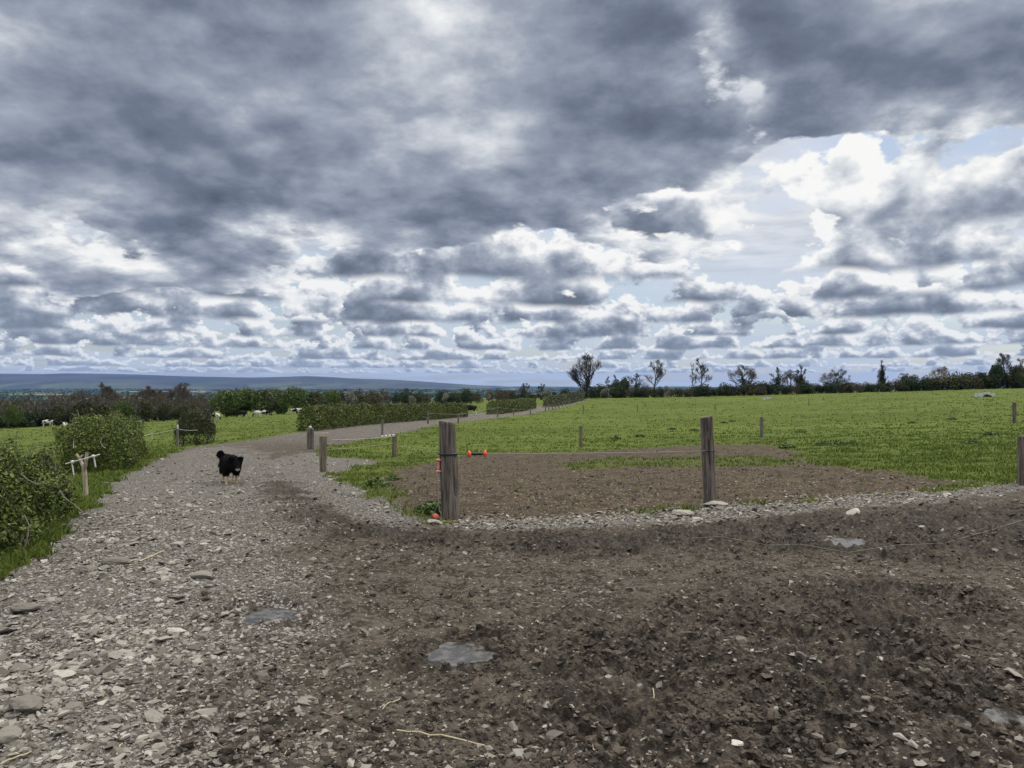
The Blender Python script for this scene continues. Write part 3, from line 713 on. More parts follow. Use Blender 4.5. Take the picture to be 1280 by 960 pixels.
# the brown wood beyond the left field
woods = []
for sd_ in (41, 42, 43):
    root = empty('woodland_tree', (0, 0, 0)); st, tw, _ = grow(9.0, sd_, limbs=11, sub=(5, 4, 3), twig=0.020, spread=0.8, clear=0.15, up=0.5); st, tw, k_ = fit(st, tw, 9.0)
    mesh_obj('trunk', *tubes(st, 5), M_bark_red, root); mesh_obj('crown', *tubes(tw, 3), M_bark_red, root); root['category'] = 'tree'; root['tall'] = 9.0
    woods.append((root, []))
rw = random.Random(5)
WOOD_TOP = [(-260, 500), (-60, 499), (0, 498), (30, 496), (60, 494), (95, 489), (120, 490), (160, 490), (190, 487), (240, 489), (262, 494)]
for i in range(58):
    px = -70+ (i % 29)*11.7+rw.uniform(-5, 5); dep = (132 if i < 29 else 165)+rw.uniform(-6, 16)+max(0, px)*0.04
    tp = float(np.interp(px, *zip(*WOOD_TOP)))+rw.uniform(-2.5, 5)
    k = rw.randrange(3); place(woods[k][0], woods[k][1], px, dep, tp, rw.uniform(0, 6.28), 'brown leafless tree standing close among others in the wood beyond the left field', 'trees of the brown wood', rw.uniform(1.0, 1.35))
# round green trees right of the wood
greens = [kind('broadleaf_tree', 9.0, 11.0, M_green_leaf, 51, 5200, leaf=0.5, trunk=-0.12, lumps=22), kind('broadleaf_tree', 9.0, 9.0, M_olive_leaf, 52, 5000, leaf=0.5, trunk=-0.12, lumps=16)]
GREEN = [(262, 172, 497, 1, 1.0), (283, 166, 487, 0, 1.15), (305, 164, 484, 0, 1.25), (327, 168, 486, 1, 1.2), (347, 172, 487, 0, 1.1), (371, 170, 483, 0, 1.1), (396, 172, 488, 1, 1.15), (412, 180, 487, 0, 1.0), (338, 190, 485, 0, 1.1), (296, 182, 486, 1, 1.2)]
for i, (px, dep, tp, k, wd) in enumerate(GREEN):
    place(*greens[k], px, dep, tp, i*1.3, ('round fresh green tree in the clump beyond the grazing cows', 'round olive brown tree in the clump beyond the grazing cows')[k], ('fresh green trees beyond the cows', 'olive trees beyond the cows')[k], wd)
# bushes: four looks, many places
bush_k = [kind('bush', 3.5, 4.6, M_dark_leaf, 61, 1900, leaf=0.34, trunk=-0.22, lumps=11, cat='bush'), kind('bush', 3.5, 4.6, M_olive_leaf, 62, 1700, leaf=0.32, trunk=-0.22, lumps=11, cat='bush'),
          kind('bush', 3.5, 4.4, M_brown_leaf, 63, 1300, leaf=0.28, trunk=-0.22, lumps=11, cat='bush'), kind('blossom_bush', 3.5, 4.2, M_blossom, 64, 1300, leaf=0.26, trunk=-0.22, lumps=9, cat='bush')]
BL = ('dark green bush in the hedgerow along the far edge of the right field', 'olive green bush in the hedgerow along the far edge of the right field', 'brown half bare bush in the hedgerow along the far edge of the right field', 'whitish blossoming bush in the hedgerow along the far edge of the right field')
BG = ('dark bushes of the far hedgerow', 'olive bushes of the far hedgerow', 'brown bushes of the far hedgerow', 'blossom bushes of the far hedgerow')
px = 742.0; i = 0
while px < 1330:
    dep = 219-(px-735)*0.008+rw.uniform(-1.5, 2.5)
    tp = float(np.interp(px, [740, 760, 800, 850, 900, 960, 1040, 1100, 1130, 1200, 1240, 1300], [482, 483, 482, 484, 480, 479, 478, 477, 473, 469, 466, 463]))+rw.uniform(-2, 4)
    k = rw.choices((0, 1, 2, 3), (5, 2, 2, 0.8 if px < 860 else 0.2))[0]
    place(*bush_k[k], px, dep, tp, rw.uniform(0, 6.28), BL[k], BG[k], rw.uniform(0.85, 1.25)); px += rw.uniform(5.5, 9.5); i += 1
for px, tp, k in ((770, 476, 0), (782, 472, 0), (1130, 468, 0), (1142, 467, 1), (1160, 470, 0), (1192, 466, 0), (1206, 464, 1), (1222, 466, 0)):
    place(*bush_k[k], px, 224, tp, rw.uniform(0, 6.28), BL[k], BG[k], 0.8)
ever = [kind('evergreen_tree', 9.0, 8.0, M_dark_leaf, 71, 4200, leaf=0.5, trunk=-0.12, lumps=16)]
place(*ever[0], 1248, 213, 452, 0.4, 'big dark evergreen tree below the tall pale bare tree', None, 0.8)
place(*ever[0], 1226, 215, 463, 2.1, 'dark evergreen tree left of the biggest evergreen on the right', None, 0.75)
place(*greens[1], 1274, 212, 457, 1.1, 'olive tree at the right edge beside the biggest dark evergreen', None, 0.9)
place(*ever[0], 780, 228, 470, 3.3, 'dark pointed evergreen between two small leafless trees', None, 0.5)
# trees and scrub in the distance between wood and big ivy tree
scrub = [('dark scrub tree in the distant belt above the clipped hedges', 'dark trees of the distant belt'), ('olive scrub tree in the distant belt above the clipped hedges', 'olive trees of the distant belt'), ('brown scrub tree in the distant belt above the clipped hedges', 'brown trees of the distant belt'), ('whitish blossoming bush in the distant belt above the clipped hedges', 'blossom bushes of the distant belt')]
for i in range(64):
    px = 405+(i % 32)*10.2+rw.uniform(-5, 5); dep = (252 if i < 32 else 300)+rw.uniform(-8, 15)
    tp = float(np.interp(px, [405, 440, 520, 600, 680, 735], [492, 490, 491, 488, 488, 487]))+rw.uniform(-2.5, 4.5)+(0 if i < 32 else -1)
    k = rw.choices((0, 1, 2, 3), (5, 3, 4, 0.5))[0]
    place(*bush_k[k], px, dep, tp, rw.uniform(0, 6.28), *scrub[k], rw.uniform(0.7, 1.1))
place(*bush_k[3], 684, 232, 487, 0.5, 'white blossom bush behind the gap in the track hedges', None, 1.2)
# low dark scrub at the foot of the wood
for i in range(26):
    px = -50+i*12.5+rw.uniform(-4, 4); k = rw.choices((0, 1, 2), (4, 1, 3))[0]
    place(*bush_k[k], px, 128+max(px, 0)*0.10+rw.uniform(-2, 4), float(np.interp(px, [0, 260, 420], [515, 508, 502]))+rw.uniform(-3, 4), rw.uniform(0, 6.28), ('dark green bush at the foot of the wood beyond the left field', 'olive bush at the foot of the wood beyond the left field', 'brown bush at the foot of the wood beyond the left field')[k], ('dark bushes below the wood', 'olive bushes below the wood', 'brown bushes below the wood')[k], rw.uniform(1.0, 1.4))
place(*greens[0], 18, 127, 505, 0.9, 'small bright green tree in front of the brown wood at the left edge', None, 0.8)
place(*greens[0], 152, 135, 500, 2.9, 'dark leafy green tree in the brown wood behind the bushy hedge block', None, 0.85)

for i, (px, tp) in enumerate([(-20, 503), (44, 508), (75, 505), (104, 500), (128, 503), (178, 500), (205, 503), (228, 505), (246, 502)]):
    place(*greens[1], px, 131+i, tp, i*0.9, 'olive green tree mixed in among the brown trees of the left hand wood', 'olive trees in the brown wood', rw.uniform(0.9, 1.2))
# hills and the wooded plain below them
def build_hills():
    prof = [(-420, 474), (-200, 470), (-60, 468), (0, 467.2), (60, 467.8), (85, 466.8), (130, 467.2), (175, 468.2), (235, 470.5), (320, 472), (360, 471), (385, 470.2), (405, 470.8), (440, 473), (500, 475), (545, 478), (600, 482), (650, 486), (720, 494)]
    a = np.linspace(-420, 720, 240); Y = np.concatenate([np.linspace(9000, 14000, 26), np.linspace(14300, 19000, 8)])
    A, YY = np.meshgrid(a, Y); X = (A-640)/960*14000*(0.35+0.65*YY/14000)
    crest = EYE+(480-np.interp(A, *zip(*prof)))/960*14000
    t = np.where(YY <= 14000, sstep(YY, 9000, 14000)**0.8, 1-0.5*sstep(YY, 14000, 19000))
    Z = -66+(crest+66)*t+fbm(X/1500, YY/900, 81, 4)*26*np.sin(np.clip(t, 0, 1)*PI)
    V = np.stack([X, YY, Z], -1).reshape(-1, 3); nr, nc = A.shape; i = np.arange(nr*nc).reshape(nr, nc)
    F = np.stack([i[:-1, :-1], i[:-1, 1:], i[1:, 1:], i[1:, :-1]], -1).reshape(-1, 4)
    def hm(g):
        P = g.pos(); n = g.noise(g.vmath('MULTIPLY', P, (0.0008, 0.0008, 0.006)), 1.0, 6.0, 0.6); v = g.voro(g.vmath('MULTIPLY', P, (0.003, 0.0012, 0.0)), 1.0, out='Color')
        c = g.mix(n.sstep(0.4, 0.6), (0.020, 0.026, 0.022), (0.046, 0.044, 0.036)); r, gg, b = g.sep(v)
        low = g.sep(P)[2].sstep(80.0, -20.0)
        return {'Base Color': g.mix(low*gg.sstep(0.4, 0.6), c, g.mix(r, (0.022, 0.032, 0.018), (0.075, 0.095, 0.036)))}
    tag(mesh_obj('hills', V, F, material('heather hills', hm), smooth=True), kind='structure')
    # tree clumps and hedgerows all over the plain
    rs = np.random.default_rng(91); n = 5200; y = rs.uniform(900, 9500, n); x = (rs.uniform(-560, 720, n)-640)/960*y
    keep = (pnoise(x/260, y/500, 5) > -0.05) | (rs.random(n) < 0.25); x, y = x[keep], y[keep]; n = len(x)
    k = 14; C = np.repeat(np.stack([x, y, height(x, y)+fbm(x/900, y/900, 71, 3)*14.0*sstep(np.hypot(x, y), 900, 3000)+4], 1), k, 0)+rs.normal(0, 1, (n*k, 3))*np.array([14, 10, 2.6])
    tag(leaf_obj('distant_trees', C, 8.0, M_dark_leaf, rs, None, aspect=0.8), kind='stuff')
build_hills()
# ------------------------------------------------------------------ puddles, stones, straw, grass
def water_mat(g):
    P = g.pos(); n = g.noise(P, 14.0, 4.0, 0.6); n2 = g.noise(P, 60.0, 2.0, 0.5)
    return {'Base Color': g.mix(n.sstep(0.4, 0.65), (0.034, 0.032, 0.029), (0.095, 0.089, 0.080)), 'Roughness': n.sstep(0.35, 0.65, 0.10, 0.45), 'disp': (n*0.6+n2*0.1, 0.006, 0.5)}
M_slurry = material('slurry water', water_mat, 0.15, 0.5)
def slate_mat(g):
    t = g.attr('tone'); n = g.noise(g.pos(), 30.0, 4.0, 0.6)
    c = g.ramp(t, [(0.0, (0.078, 0.069, 0.058)), (0.3, (0.140, 0.127, 0.108)), (0.65, (0.250, 0.231, 0.199)), (1.0, (0.43, 0.405, 0.355))])
    c = g.mix(n.sstep(0.5, 0.72)*0.45, c, (0.115, 0.096, 0.075))
    return {'Base Color': c, 'disp': (n, 0.01, 0.5)}
M_slate = material('crushed limestone', slate_mat, 0.9, 0.2)
for i, p in enumerate(PUDDLES):
    cx, cy, rx, ry, rot, sd_ = p; N = 64; V = []
    zc = float(height(cx, cy))
    for k in range(N):                                  # find the rim along each ray
        a = k*2*PI/N; q = np.linspace(0.05, 2.2, 160); xs = cx+np.cos(a)*q*rx; ys = cy+np.sin(a)*q*ry
        r = q[np.argmax(puddle_r(xs, ys, p) > 0.98)]
        V.append((np.cos(a)*r*rx, np.sin(a)*r*ry, float(height(cx+np.cos(a)*r*rx, cy+np.sin(a)*r*ry))-zc-0.014))
    V = [(0, 0, -0.014)]+V
    o = mesh_obj('puddle', V, [(0, 1+k, 1+(k+1) % N) for k in range(N)], M_slurry, smooth=True, loc=(cx, cy, zc)); tag(o, kind='structure')

def hull_stone(rs, flat):
    bm = bmesh.new(); n = rs.integers(9, 15)
    p = rs.normal(size=(n, 3)); p /= np.linalg.norm(p, axis=1)[:, None]; p *= rs.uniform(0.75, 1.0, (n, 1)); p *= np.array([1.0, rs.uniform(0.55, 0.9), flat])
    for v in p: bm.verts.new(v)
    r = bmesh.ops.convex_hull(bm, input=bm.verts)
    for v in [v for v in bm.verts if not v.link_faces]: bm.verts.remove(v)
    bmesh.ops.triangulate(bm, faces=bm.faces); bm.verts.ensure_lookup_table(); bm.verts.index_update()
    V = np.array([v.co[:] for v in bm.verts]); F = np.array([[v.index for v in f.verts] for f in bm.faces]); bm.free(); return V, F
def scatter_stones(name, P, size, rs, flat=0.3, sink=0.3, tone=None):
    T = [hull_stone(rs, flat*rs.uniform(0.6, 1.3)) for _ in range(14)]; n = len(P); VV, FF, TT = [], [], []; off = 0; kind_ = rs.integers(0, 14, n)
    for k in range(14):
        i = np.where(kind_ == k)[0]
        if not len(i): continue
        V, F = T[k]; a = rs.uniform(0, 2*PI, len(i)); tx = rs.normal(0, 0.20, len(i)); ty = rs.normal(0, 0.20, len(i))
        ca, sa = np.cos(a), np.sin(a); v = V[None]*size[i, None, None]
        x = v[..., 0]*ca[:, None]-v[..., 1]*sa[:, None]; y = v[..., 0]*sa[:, None]+v[..., 1]*ca[:, None]; z = v[..., 2]+x*tx[:, None]+y*ty[:, None]
        W = np.stack([x, y, z], -1)+P[i][:, None]; W[..., 2] += (size[i]*flat*(0.5-sink))[:, None]
        VV.append(W.reshape(-1, 3)); FF.append((F[None]+(np.arange(len(i))*len(V))[:, None, None]+off).reshape(-1, 3)); off += len(i)*len(V)
        tv = (tone[i] if tone is not None else rs.beta(1.6, 2.2, len(i))); TT.append(np.repeat(tv, len(F)))
    o = mesh_obj(name, np.vstack(VV), np.vstack(FF), M_slate); add_attr(o, 'tone', np.concatenate(TT), 'FACE'); return o
def seen_points(n, ymin, ymax, rs, half=0.72, power=1.0):
    """points on the land in front of the viewer, thinning out with distance"""
    u = rs.random(n); y = 1/((1/ymin-1/ymax)*u**power+1/ymax); x = rs.uniform(-half, half, n)*y
    return x, y
rs = np.random.default_rng(101)
x, y = seen_points(170000, 2.4, 40.0, rs); m = zones(x, y)
thin = fbm(x*0.8, y*0.8, 121, 4)
keep = rs.random(len(x)) < (m['stony']*np.clip(0.50+thin*1.1, 0.08, 1)+m['yard']*(1-m['stony'])*np.clip(0.10+thin*0.20, 0.02, 0.4)*(1-0.55*m['mire'])+m['soil']*0.14*np.clip(0.5+thin, 0.1, 1))
x, y, st = x[keep], y[keep], m['stony'][keep]; r = np.hypot(x, y)
size = np.exp(rs.normal(-4.12, 0.50, len(x)))*(0.8+st*0.35)*(1+np.clip(r-5, 0, 30)*0.06)
size = np.clip(size, 0.006, 0.085)
tone = np.clip(rs.beta(1.8, 2.0, len(x))*(0.75+0.25*st)+0.08*(1-st), 0, 1)
ex, ey = seen_points(60000, 7.0, 16.0, rs); ek = (sdist(ex, ey, EDGE)+fbm(ex*2, ey*2, 77, 3)*0.35 > 0.02) & (rs.random(len(ex)) < 0.5*sstep(sdist(ex, ey, EDGE)+fbm(ex*3, ey*3, 79, 3)*0.3, -0.15, 0.35)); ex, ey = ex[ek], ey[ek]
x, y = np.concatenate([x, ex]), np.concatenate([y, ey]); size = np.concatenate([size, np.clip(np.exp(rs.normal(-3.75, 0.42, len(ex))), 0.012, 0.06)]); tone = np.concatenate([tone, np.clip(rs.beta(1.9, 2.2, len(ex)), 0, 1)])
zz = ground_z(x, y); zz[-len(ex):] += rs.uniform(0, 0.012, len(ex))
o = scatter_stones('gravel', np.stack([x, y, zz], 1), size, rs, 0.36, 0.40, tone); tag(o, kind='stuff', label='loose grey crushed stone spread over the farm track', cat='gravel')
# clods of mud
M_clod = material('mud clods', lambda g: {'Base Color': g.mix(g.noise(g.pos(), 12.0, 4.0, 0.6).sstep(0.35, 0.65), (0.040, 0.032, 0.025), (0.120, 0.097, 0.074)), 'Roughness': 0.85, 'disp': (g.noise(g.pos(), 70.0, 4.0, 0.65), 0.02, 1.0)}, 0.8, 0.25)
x, y = seen_points(120000, 2.4, 30.0, rs); m = zones(x, y); thin = fbm(x*1.3, y*1.3, 123, 4)
keep = rs.random(len(x)) < (m['yard']*(1-m['stony'])*(0.16+0.55*m['mire'])*np.clip(0.6+thin*1.6, 0.05, 1)*1.3+m['soil']*0.6*np.clip(0.6+thin, 0, 1))
for p in PUDDLES: keep &= puddle_r(x, y, p) > 1.08
x, y = x[keep], y[keep]; size = np.clip(np.exp(rs.normal(-4.25, 0.50, len(x)))*(1+np.hypot(x, y)*0.02), 0.006, 0.055)
o = scatter_stones('mud_clods', np.stack([x, y, ground_z(x, y)], 1), size, rs, 0.55, 0.35); o.data.materials.clear(); o.data.materials.append(M_clod); tag(o, kind='stuff', label='trodden crumbs and clods of dark mud on the yard', cat='mud')
# single stones one can point at
def stone(px, py, wide, hgt, tone, label, seed):
    r2 = np.random.default_rng(seed); p = foot(at(px, py)); bm = bmesh.new(); bmesh.ops.create_icosphere(bm, subdivisions=3, radius=1.0)
    dirs = r2.normal(size=(13, 3)); dirs /= np.linalg.norm(dirs, axis=1)[:, None]; lim = r2.uniform(0.45, 0.9, 13)
    for v in bm.verts:                                   # cut by random planes: an angular broken stone
        c = np.array(v.co[:]); k = 1.0
        for d, l in zip(dirs, lim):
            q = float(c@d)
            if q*k > l: k = l/q
        c = c*k*(1+0.03*r2.normal()); v.co = (c[0]*wide/2, c[1]*wide*0.38, c[2]*hgt/2)
    me = bpy.data.meshes.new('stone'); bm.to_mesh(me); bm.free(); me.materials.append(M_slate); o = bpy.data.objects.new('stone', me); COL.objects.link(o)
    o.location = p+Vector((0, 0, hgt*0.22)); o.rotation_euler = (r2.normal()*0.1, r2.normal()*0.1, r2.uniform(-0.5, 0.5)); add_attr(o, 'tone', np.full(len(me.polygons), tone), 'FACE'); tag(o, label, 'stone')
stone(78, 848, 0.20, 0.08, 0.80, 'large flat tan stone lying in the gravel at the left, biggest of the pale ones', 1)
stone(28, 892, 0.20, 0.12, 0.35, 'big dark grey angular block at the left edge of the gravel', 2)
stone(12, 925, 0.17, 0.10, 0.45, 'broad grey rock at the lower left corner below a bigger block', 3)
stone(922, 941, 0.095, 0.055, 0.95, 'pale rounded stone alone in dark mud at the bottom, right of the long straw', 4)
stone(252, 722, 0.19, 0.07, 0.50, 'flat grey slab propped up in the stony track above the single dark puddle', 5)
stone(218, 792, 0.16, 0.05, 0.85, 'thin white flat stone in the middle of the gravel', 6)
stone(143, 705, 0.26, 0.09, 0.30, 'dark wedge of rock at the hedge side of the track', 7)
stone(895, 634, 0.34, 0.10, 0.75, 'pale stone leaning at the foot of the split gate post', 8)
stone(853, 645, 0.26, 0.11, 0.70, 'blocky pale stone just left of the split gate post', 9)
stone(545, 655, 0.20, 0.06, 0.75, 'flat pale stone at the foot of the thicker gate post', 10)
stone(610, 656, 0.26, 0.06, 0.65, 'long flat stone to the right of the thicker gate post', 11)
stone(1097, 814, 0.075, 0.05, 0.95, 'small whitish stone lying on bare mud at the right, nearest the straw bits', 12)
stone(1068, 645, 0.20, 0.12, 0.95, 'white stone on the stony ridge right of the split gate post', 13)
stone(30, 765, 0.22, 0.09, 0.32, 'dark slab among the stones below the nearest hedge', 14)
M_straw = material('dry straw', lambda g: {'Base Color': g.mix(g.noise(g.pos(), 20.0, 2.0), (0.34, 0.29, 0.18), (0.50, 0.44, 0.29))}, 0.7, 0.3)
def straw(a, b, label, bow=0.02, r=0.0035):
    p, q = foot(at(*a)), foot(at(*b)); S_ = []; d = q-p; sd_ = Vector((-d.y, d.x, 0)).normalized(); last = p+Vector((0, 0, 0.012))
    for k in range(1, 9):
        t = k/8; c = foot(p.lerp(q, t)+sd_*math.sin(t*PI)*bow)+Vector((0, 0, 0.012)); S_.append((*(last-p), r, *(c-p), r*0.95)); last = c
    tag(mesh_obj('straw', *tubes(np.array(S_), 6), M_straw, loc=p), label, 'straw')
straw((496, 914), (606, 930), 'longest yellow straw lying across the mud at the bottom', 0.012)
straw((478, 886), (500, 876), 'short straw above the left end of the longest straw', 0.004, 0.0028)
straw((146, 948), (153, 930), 'straw standing askew in the gravel at the lower left', 0.004, 0.003)
straw((738, 930), (745, 944), 'small straw right of the longest straw in dark mud', 0.003, 0.0028)
straw((356, 948), (362, 942), 'tiny straw left of the longest straw near the bottom', 0.002, 0.0028)
straw((815, 862), (818, 882), 'thin straw upright on the mud in the right centre', 0.003, 0.0026)
straw((0, 955), (40, 940), 'bent stalk in the lower left corner over the grey rocks', 0.01, 0.004)
straw((160, 705), (205, 690), 'pale dead stick on the stones beside the nearest hedge', 0.02, 0.006)

# sward
def grass_mat(g):
    t = g.attr('tone'); P = g.pos()
    big = g.noise(g.vmath('MULTIPLY', P, (0.05, 0.11, 0.05)), 1.0, 5.0, 0.6)
    c = g.mix(t.sstep(0.1, 0.9), (0.074, 0.105, 0.019), (0.118, 0.155, 0.031))
    c = g.mix(big.sstep(0.35, 0.68)*0.6, c, (0.125, 0.152, 0.028))
    c = g.mix(t.sstep(0.93, 0.97)*0.8, c, (0.21, 0.20, 0.09))
    return {'Base Color': c}
M_grass = material('grass blades', grass_mat, 0.7, 0.12)
def blades(x, y, z, h, wd, rs, k=3):
    n = len(x); X = np.repeat(x, k)+rs.normal(0, 1, n*k)*np.repeat(wd, k)*1.6; Y = np.repeat(y, k)+rs.normal(0, 1, n*k)*np.repeat(wd, k)*1.6; Z = np.repeat(z, k); H = np.repeat(h, k)*rs.uniform(0.5, 1.25, n*k); Wd = np.repeat(wd, k)
    a = rs.uniform(0, PI, n*k); lx, ly = rs.normal(0, 0.42, (2, n*k))*H
    dx, dy = np.cos(a)*Wd*0.5, np.sin(a)*Wd*0.5
    V = np.stack([np.stack([X-dx, Y-dy, Z-0.01], 1), np.stack([X+dx, Y+dy, Z-0.01], 1), np.stack([X+dx*0.6+lx*0.4, Y+dy*0.6+ly*0.4, Z+H*0.6], 1), np.stack([X+lx, Y+ly, Z+H], 1)], 1).reshape(-1, 3)
    return V, np.arange(4*n*k).reshape(-1, 4)
rs = np.random.default_rng(131)
x, y = seen_points(165000, 6.0, 215.0, rs, 0.74, 0.9); m = zones(x, y); tus = fbm(x*0.55, y*0.9, 141, 4)
keep = (rs.random(len(x)) < m['grass']*np.clip(0.62+tus*0.7, 0.1, 1)+m['soil']*0.004); x, y, tus = x[keep], y[keep], tus[keep]; r = np.hypot(x, y)
h = (0.03+0.045*np.clip(tus+0.35, 0, 1)+0.0006*r)*(1+0.3*(x < -4)*(r < 30)); wd = 0.010+0.0011*r
V, F = blades(x, y, ground_z(x, y), h, wd, rs); o = mesh_obj('grass', V, F, M_grass)
add_attr(o, 'tone', np.repeat(np.clip(rs.uniform(0, 1, len(x))*0.75-tus*0.45+0.12, 0, 1), 3), 'FACE'); tag(o, kind='stuff', label='rough green pasture grass on both sides of the track', cat='grass')
# long grass and weeds at the feet of hedges and posts
x, y = seen_points(60000, 4.0, 60.0, rs, 0.74); m = zones(x, y); lf = (x < -4.0-0.05*y) & (m['grass'] > 0.4) & (sdist(x, y, YARD) > -1.4); x, y = x[lf], y[lf]; r = np.hypot(x, y)
V, F = blades(x, y, ground_z(x, y), np.full(len(x), 0.065), 0.010+0.0008*r, rs); o = mesh_obj('verge_grass', V, F, M_grass); add_attr(o, 'tone', rs.uniform(0, 0.45, len(F)), 'FACE'); tag(o, kind='stuff', label='long tangled grass on the verge under the hedges', cat='grass')
# low weeds
M_weed = leaf_mat('weed leaves', (0.034, 0.062, 0.014), (0.064, 0.105, 0.024), (0.10, 0.148, 0.036))
def weed(px, py, rad, hgt, label, seed, n=240, group=None):
    r2 = np.random.default_rng(seed); p = foot(at(px, py)); a = r2.uniform(0, 2*PI, n); q = np.sqrt(r2.random(n))*rad
    C = np.stack([np.cos(a)*q, np.sin(a)*q, r2.random(n)*hgt*(1.1-q/rad)+0.02], 1)
    o = leaf_obj('weed', C, rad*0.32, M_weed, r2, None, 0.3); o.location = p; tag(o, label, 'weed', group)
weed(470, 609, 0.26, 0.16, 'green weed clump on bare soil behind the stony edge, near the small rounded post', 1)
weed(492, 600, 0.16, 0.10, 'small weed in the bare soil, right of a bigger clump', 2)
weed(548, 640, 0.28, 0.16, 'grassy weeds at the foot of the thicker gate post', 3)
for i, (px, py) in enumerate([(905, 529), (915, 527), (868, 540), (840, 538), (1000, 541), (1030, 556), (1050, 557), (1065, 556), (880, 545), (800, 546), (1140, 530), (1190, 525), (1240, 545), (1215, 555), (985, 560), (770, 549)]):
    weed(px, py, 0.30, 0.16, 'dark dock clump growing out of the right hand pasture', 10+i, 200, 'dock clumps in the pasture')
# ------------------------------------------------------------------ posts, wires, fittings
def wood_mat(name, a, b_, c_):
    def b(g):
        P = g.coord('Object'); n = g.noise(g.vmath('MULTIPLY', P, (30.0, 30.0, 2.2)), 1.0, 5.0, 0.65); n2 = g.noise(P, 4.0, 4.0, 0.6); n3 = g.noise(P, 40.0, 3.0, 0.6)
        c = g.mix(n.sstep(0.32, 0.68), a, b_); c = g.mix(n2.sstep(0.5, 0.75)*0.65, c, c_); c = g.mix(n3.sstep(0.62, 0.72)*0.35, c, (0.22, 0.20, 0.17))
        return {'Base Color': c, 'disp': (n*0.8+n3*0.2, 0.012, 0.9)}
    return material(name, b, 0.9, 0.15)
M_post = wood_mat('weathered post wood', (0.040, 0.033, 0.029), (0.190, 0.162, 0.140), (0.085, 0.070, 0.060))
M_post2 = wood_mat('greenish post wood', (0.060, 0.052, 0.038), (0.220, 0.190, 0.135), (0.125, 0.115, 0.072))
M_post3 = wood_mat('old grey post wood', (0.050, 0.045, 0.040), (0.200, 0.180, 0.155), (0.10, 0.09, 0.075))
M_white = material('white tape', lambda g: {'Base Color': (0.52, 0.51, 0.48)}, 0.6, 0.3)
M_cord = material('dirty cord', lambda g: {'Base Color': (0.27, 0.255, 0.225)}, 0.8, 0.2)
M_black = material('black rubber', lambda g: {'Base Color': (0.012, 0.012, 0.013)}, 0.5, 0.4)
M_orange = material('orange plastic', lambda g: {'Base Color': g.mix(g.noise(g.coord('Object'), 40.0, 3.0).sstep(0.5, 0.7)*0.4, (0.80, 0.115, 0.030), (0.50, 0.12, 0.06))}, 0.4, 0.4)
M_pink = material('faded red plastic', lambda g: {'Base Color': g.mix(g.noise(g.coord('Object'), 40.0, 3.0).sstep(0.4, 0.7), (0.55, 0.16, 0.12), (0.50, 0.30, 0.26))}, 0.55, 0.3)
def post(px, depth_or_py, top, rad, mat, label, seed, cracks=(), sides=24, rings=36, lean=(0.0, 0.0), group=None, by_row=True, swell=0.0, cat='post', name='fence_post', slant=0.0):
    p = foot(at(px, depth_or_py)) if by_row else foot(on(px, depth_or_py))
    h = (EYE-(top-480)/960*p.y)-p.z; V = []; sk = 0.25
    z = np.concatenate([np.linspace(-sk, h-0.012, rings), [h]]); an = np.arange(sides)*2*PI/sides
    for zi in z:
        t = max(0, zi)/h
        rr = rad*(1+swell*(1-t)+0.03*math.sin(3.1*t+seed))*(0.93 if zi == h else 1.0)
        q = rr*(1+0.085*fbm(np.cos(an)*1.6+seed*3.1, np.sin(an)*1.6+zi*0.35, seed, 3)+0.05*pnoise(an*5+seed, np.full(sides, zi*1.1), seed+4))
        for (a0, z0, z1, dep, wid) in cracks:           # splits running along the grain
            k = math.exp(-((zi-(z0+z1)/2)/((z1-z0)/2))**4); d = np.abs((an-a0+PI) % (2*PI)-PI); q = q-rr*dep*k*np.exp(-(d/wid)**2)
        V += [(q[i]*math.cos(an[i])+lean[0]*t*h, q[i]*math.sin(an[i])+lean[1]*t*h, zi+(slant*math.cos(an[i])*rad if t > 0.9 else 0)) for i in range(sides)]
    n = len(z); F = [(j*sides+i, j*sides+(i+1) % sides, (j+1)*sides+(i+1) % sides, (j+1)*sides+i) for j in range(n-1) for i in range(sides)]
    V.append((lean[0]*h, lean[1]*h, h+0.003)); F += [((n-1)*sides+i, (n-1)*sides+(i+1) % sides, len(V)-1) for i in range(sides)]
    o = mesh_obj(name, V, F, mat, smooth=True, loc=p); tag(o, label, cat, group)
    try: o.data.set_sharp_from_angle(angle=math.radians(50))
    except Exception: pass
    o['tall'] = h; return o
F_ = -PI/2                                               # the side towards the viewer
P1 = post(564, 647, 527, 0.098, M_post, 'thicker weathered gate post with red insulators, left of the gate rope', 1, cracks=[(F_+0.75, 0.28, 0.50, 0.40, 0.16), (F_-0.6, 0.35, 0.75, 0.14, 0.12)], sides=48, rings=60, lean=(-0.045, 0.0), swell=0.12, slant=-0.12)
P2 = post(888, 632, 521, 0.085, M_post, 'split grey gate post with a long dark crack, right of the gate rope', 2, cracks=[(F_-0.05, 0.52, 0.92, 0.55, 0.10), (F_+0.05, 0.95, 1.15, 0.5, 0.09), (F_+0.55, 0.1, 1.1, 0.12, 0.08), (F_-0.55, 0.2, 1.0, 0.10, 0.08)], sides=48, rings=60, lean=(-0.045, 0.01), slant=0.15)
P3 = post(1280, 606, 545, 0.095, M_post, 'dark post cut by the right edge of the view beside the stony ridge', 3, cracks=[(F_-0.4, 0.3, 0.8, 0.35, 0.1)], sides=40, rings=40)
P4 = post(404, 590, 545, 0.085, M_post2, 'short rounded pale green post at the stony tongue beside the track', 4, cracks=[(F_+0.2, 0.2, 0.8, 0.15, 0.1)], sides=32)
P5 = post(388, 562, 535, 0.125, M_post3, 'leaning pair like grey post with white insulator at the end of the longest hedge', 5, cracks=[(F_+0.3, -0.2, 0.9, 0.5, 0.16)], sides=32)
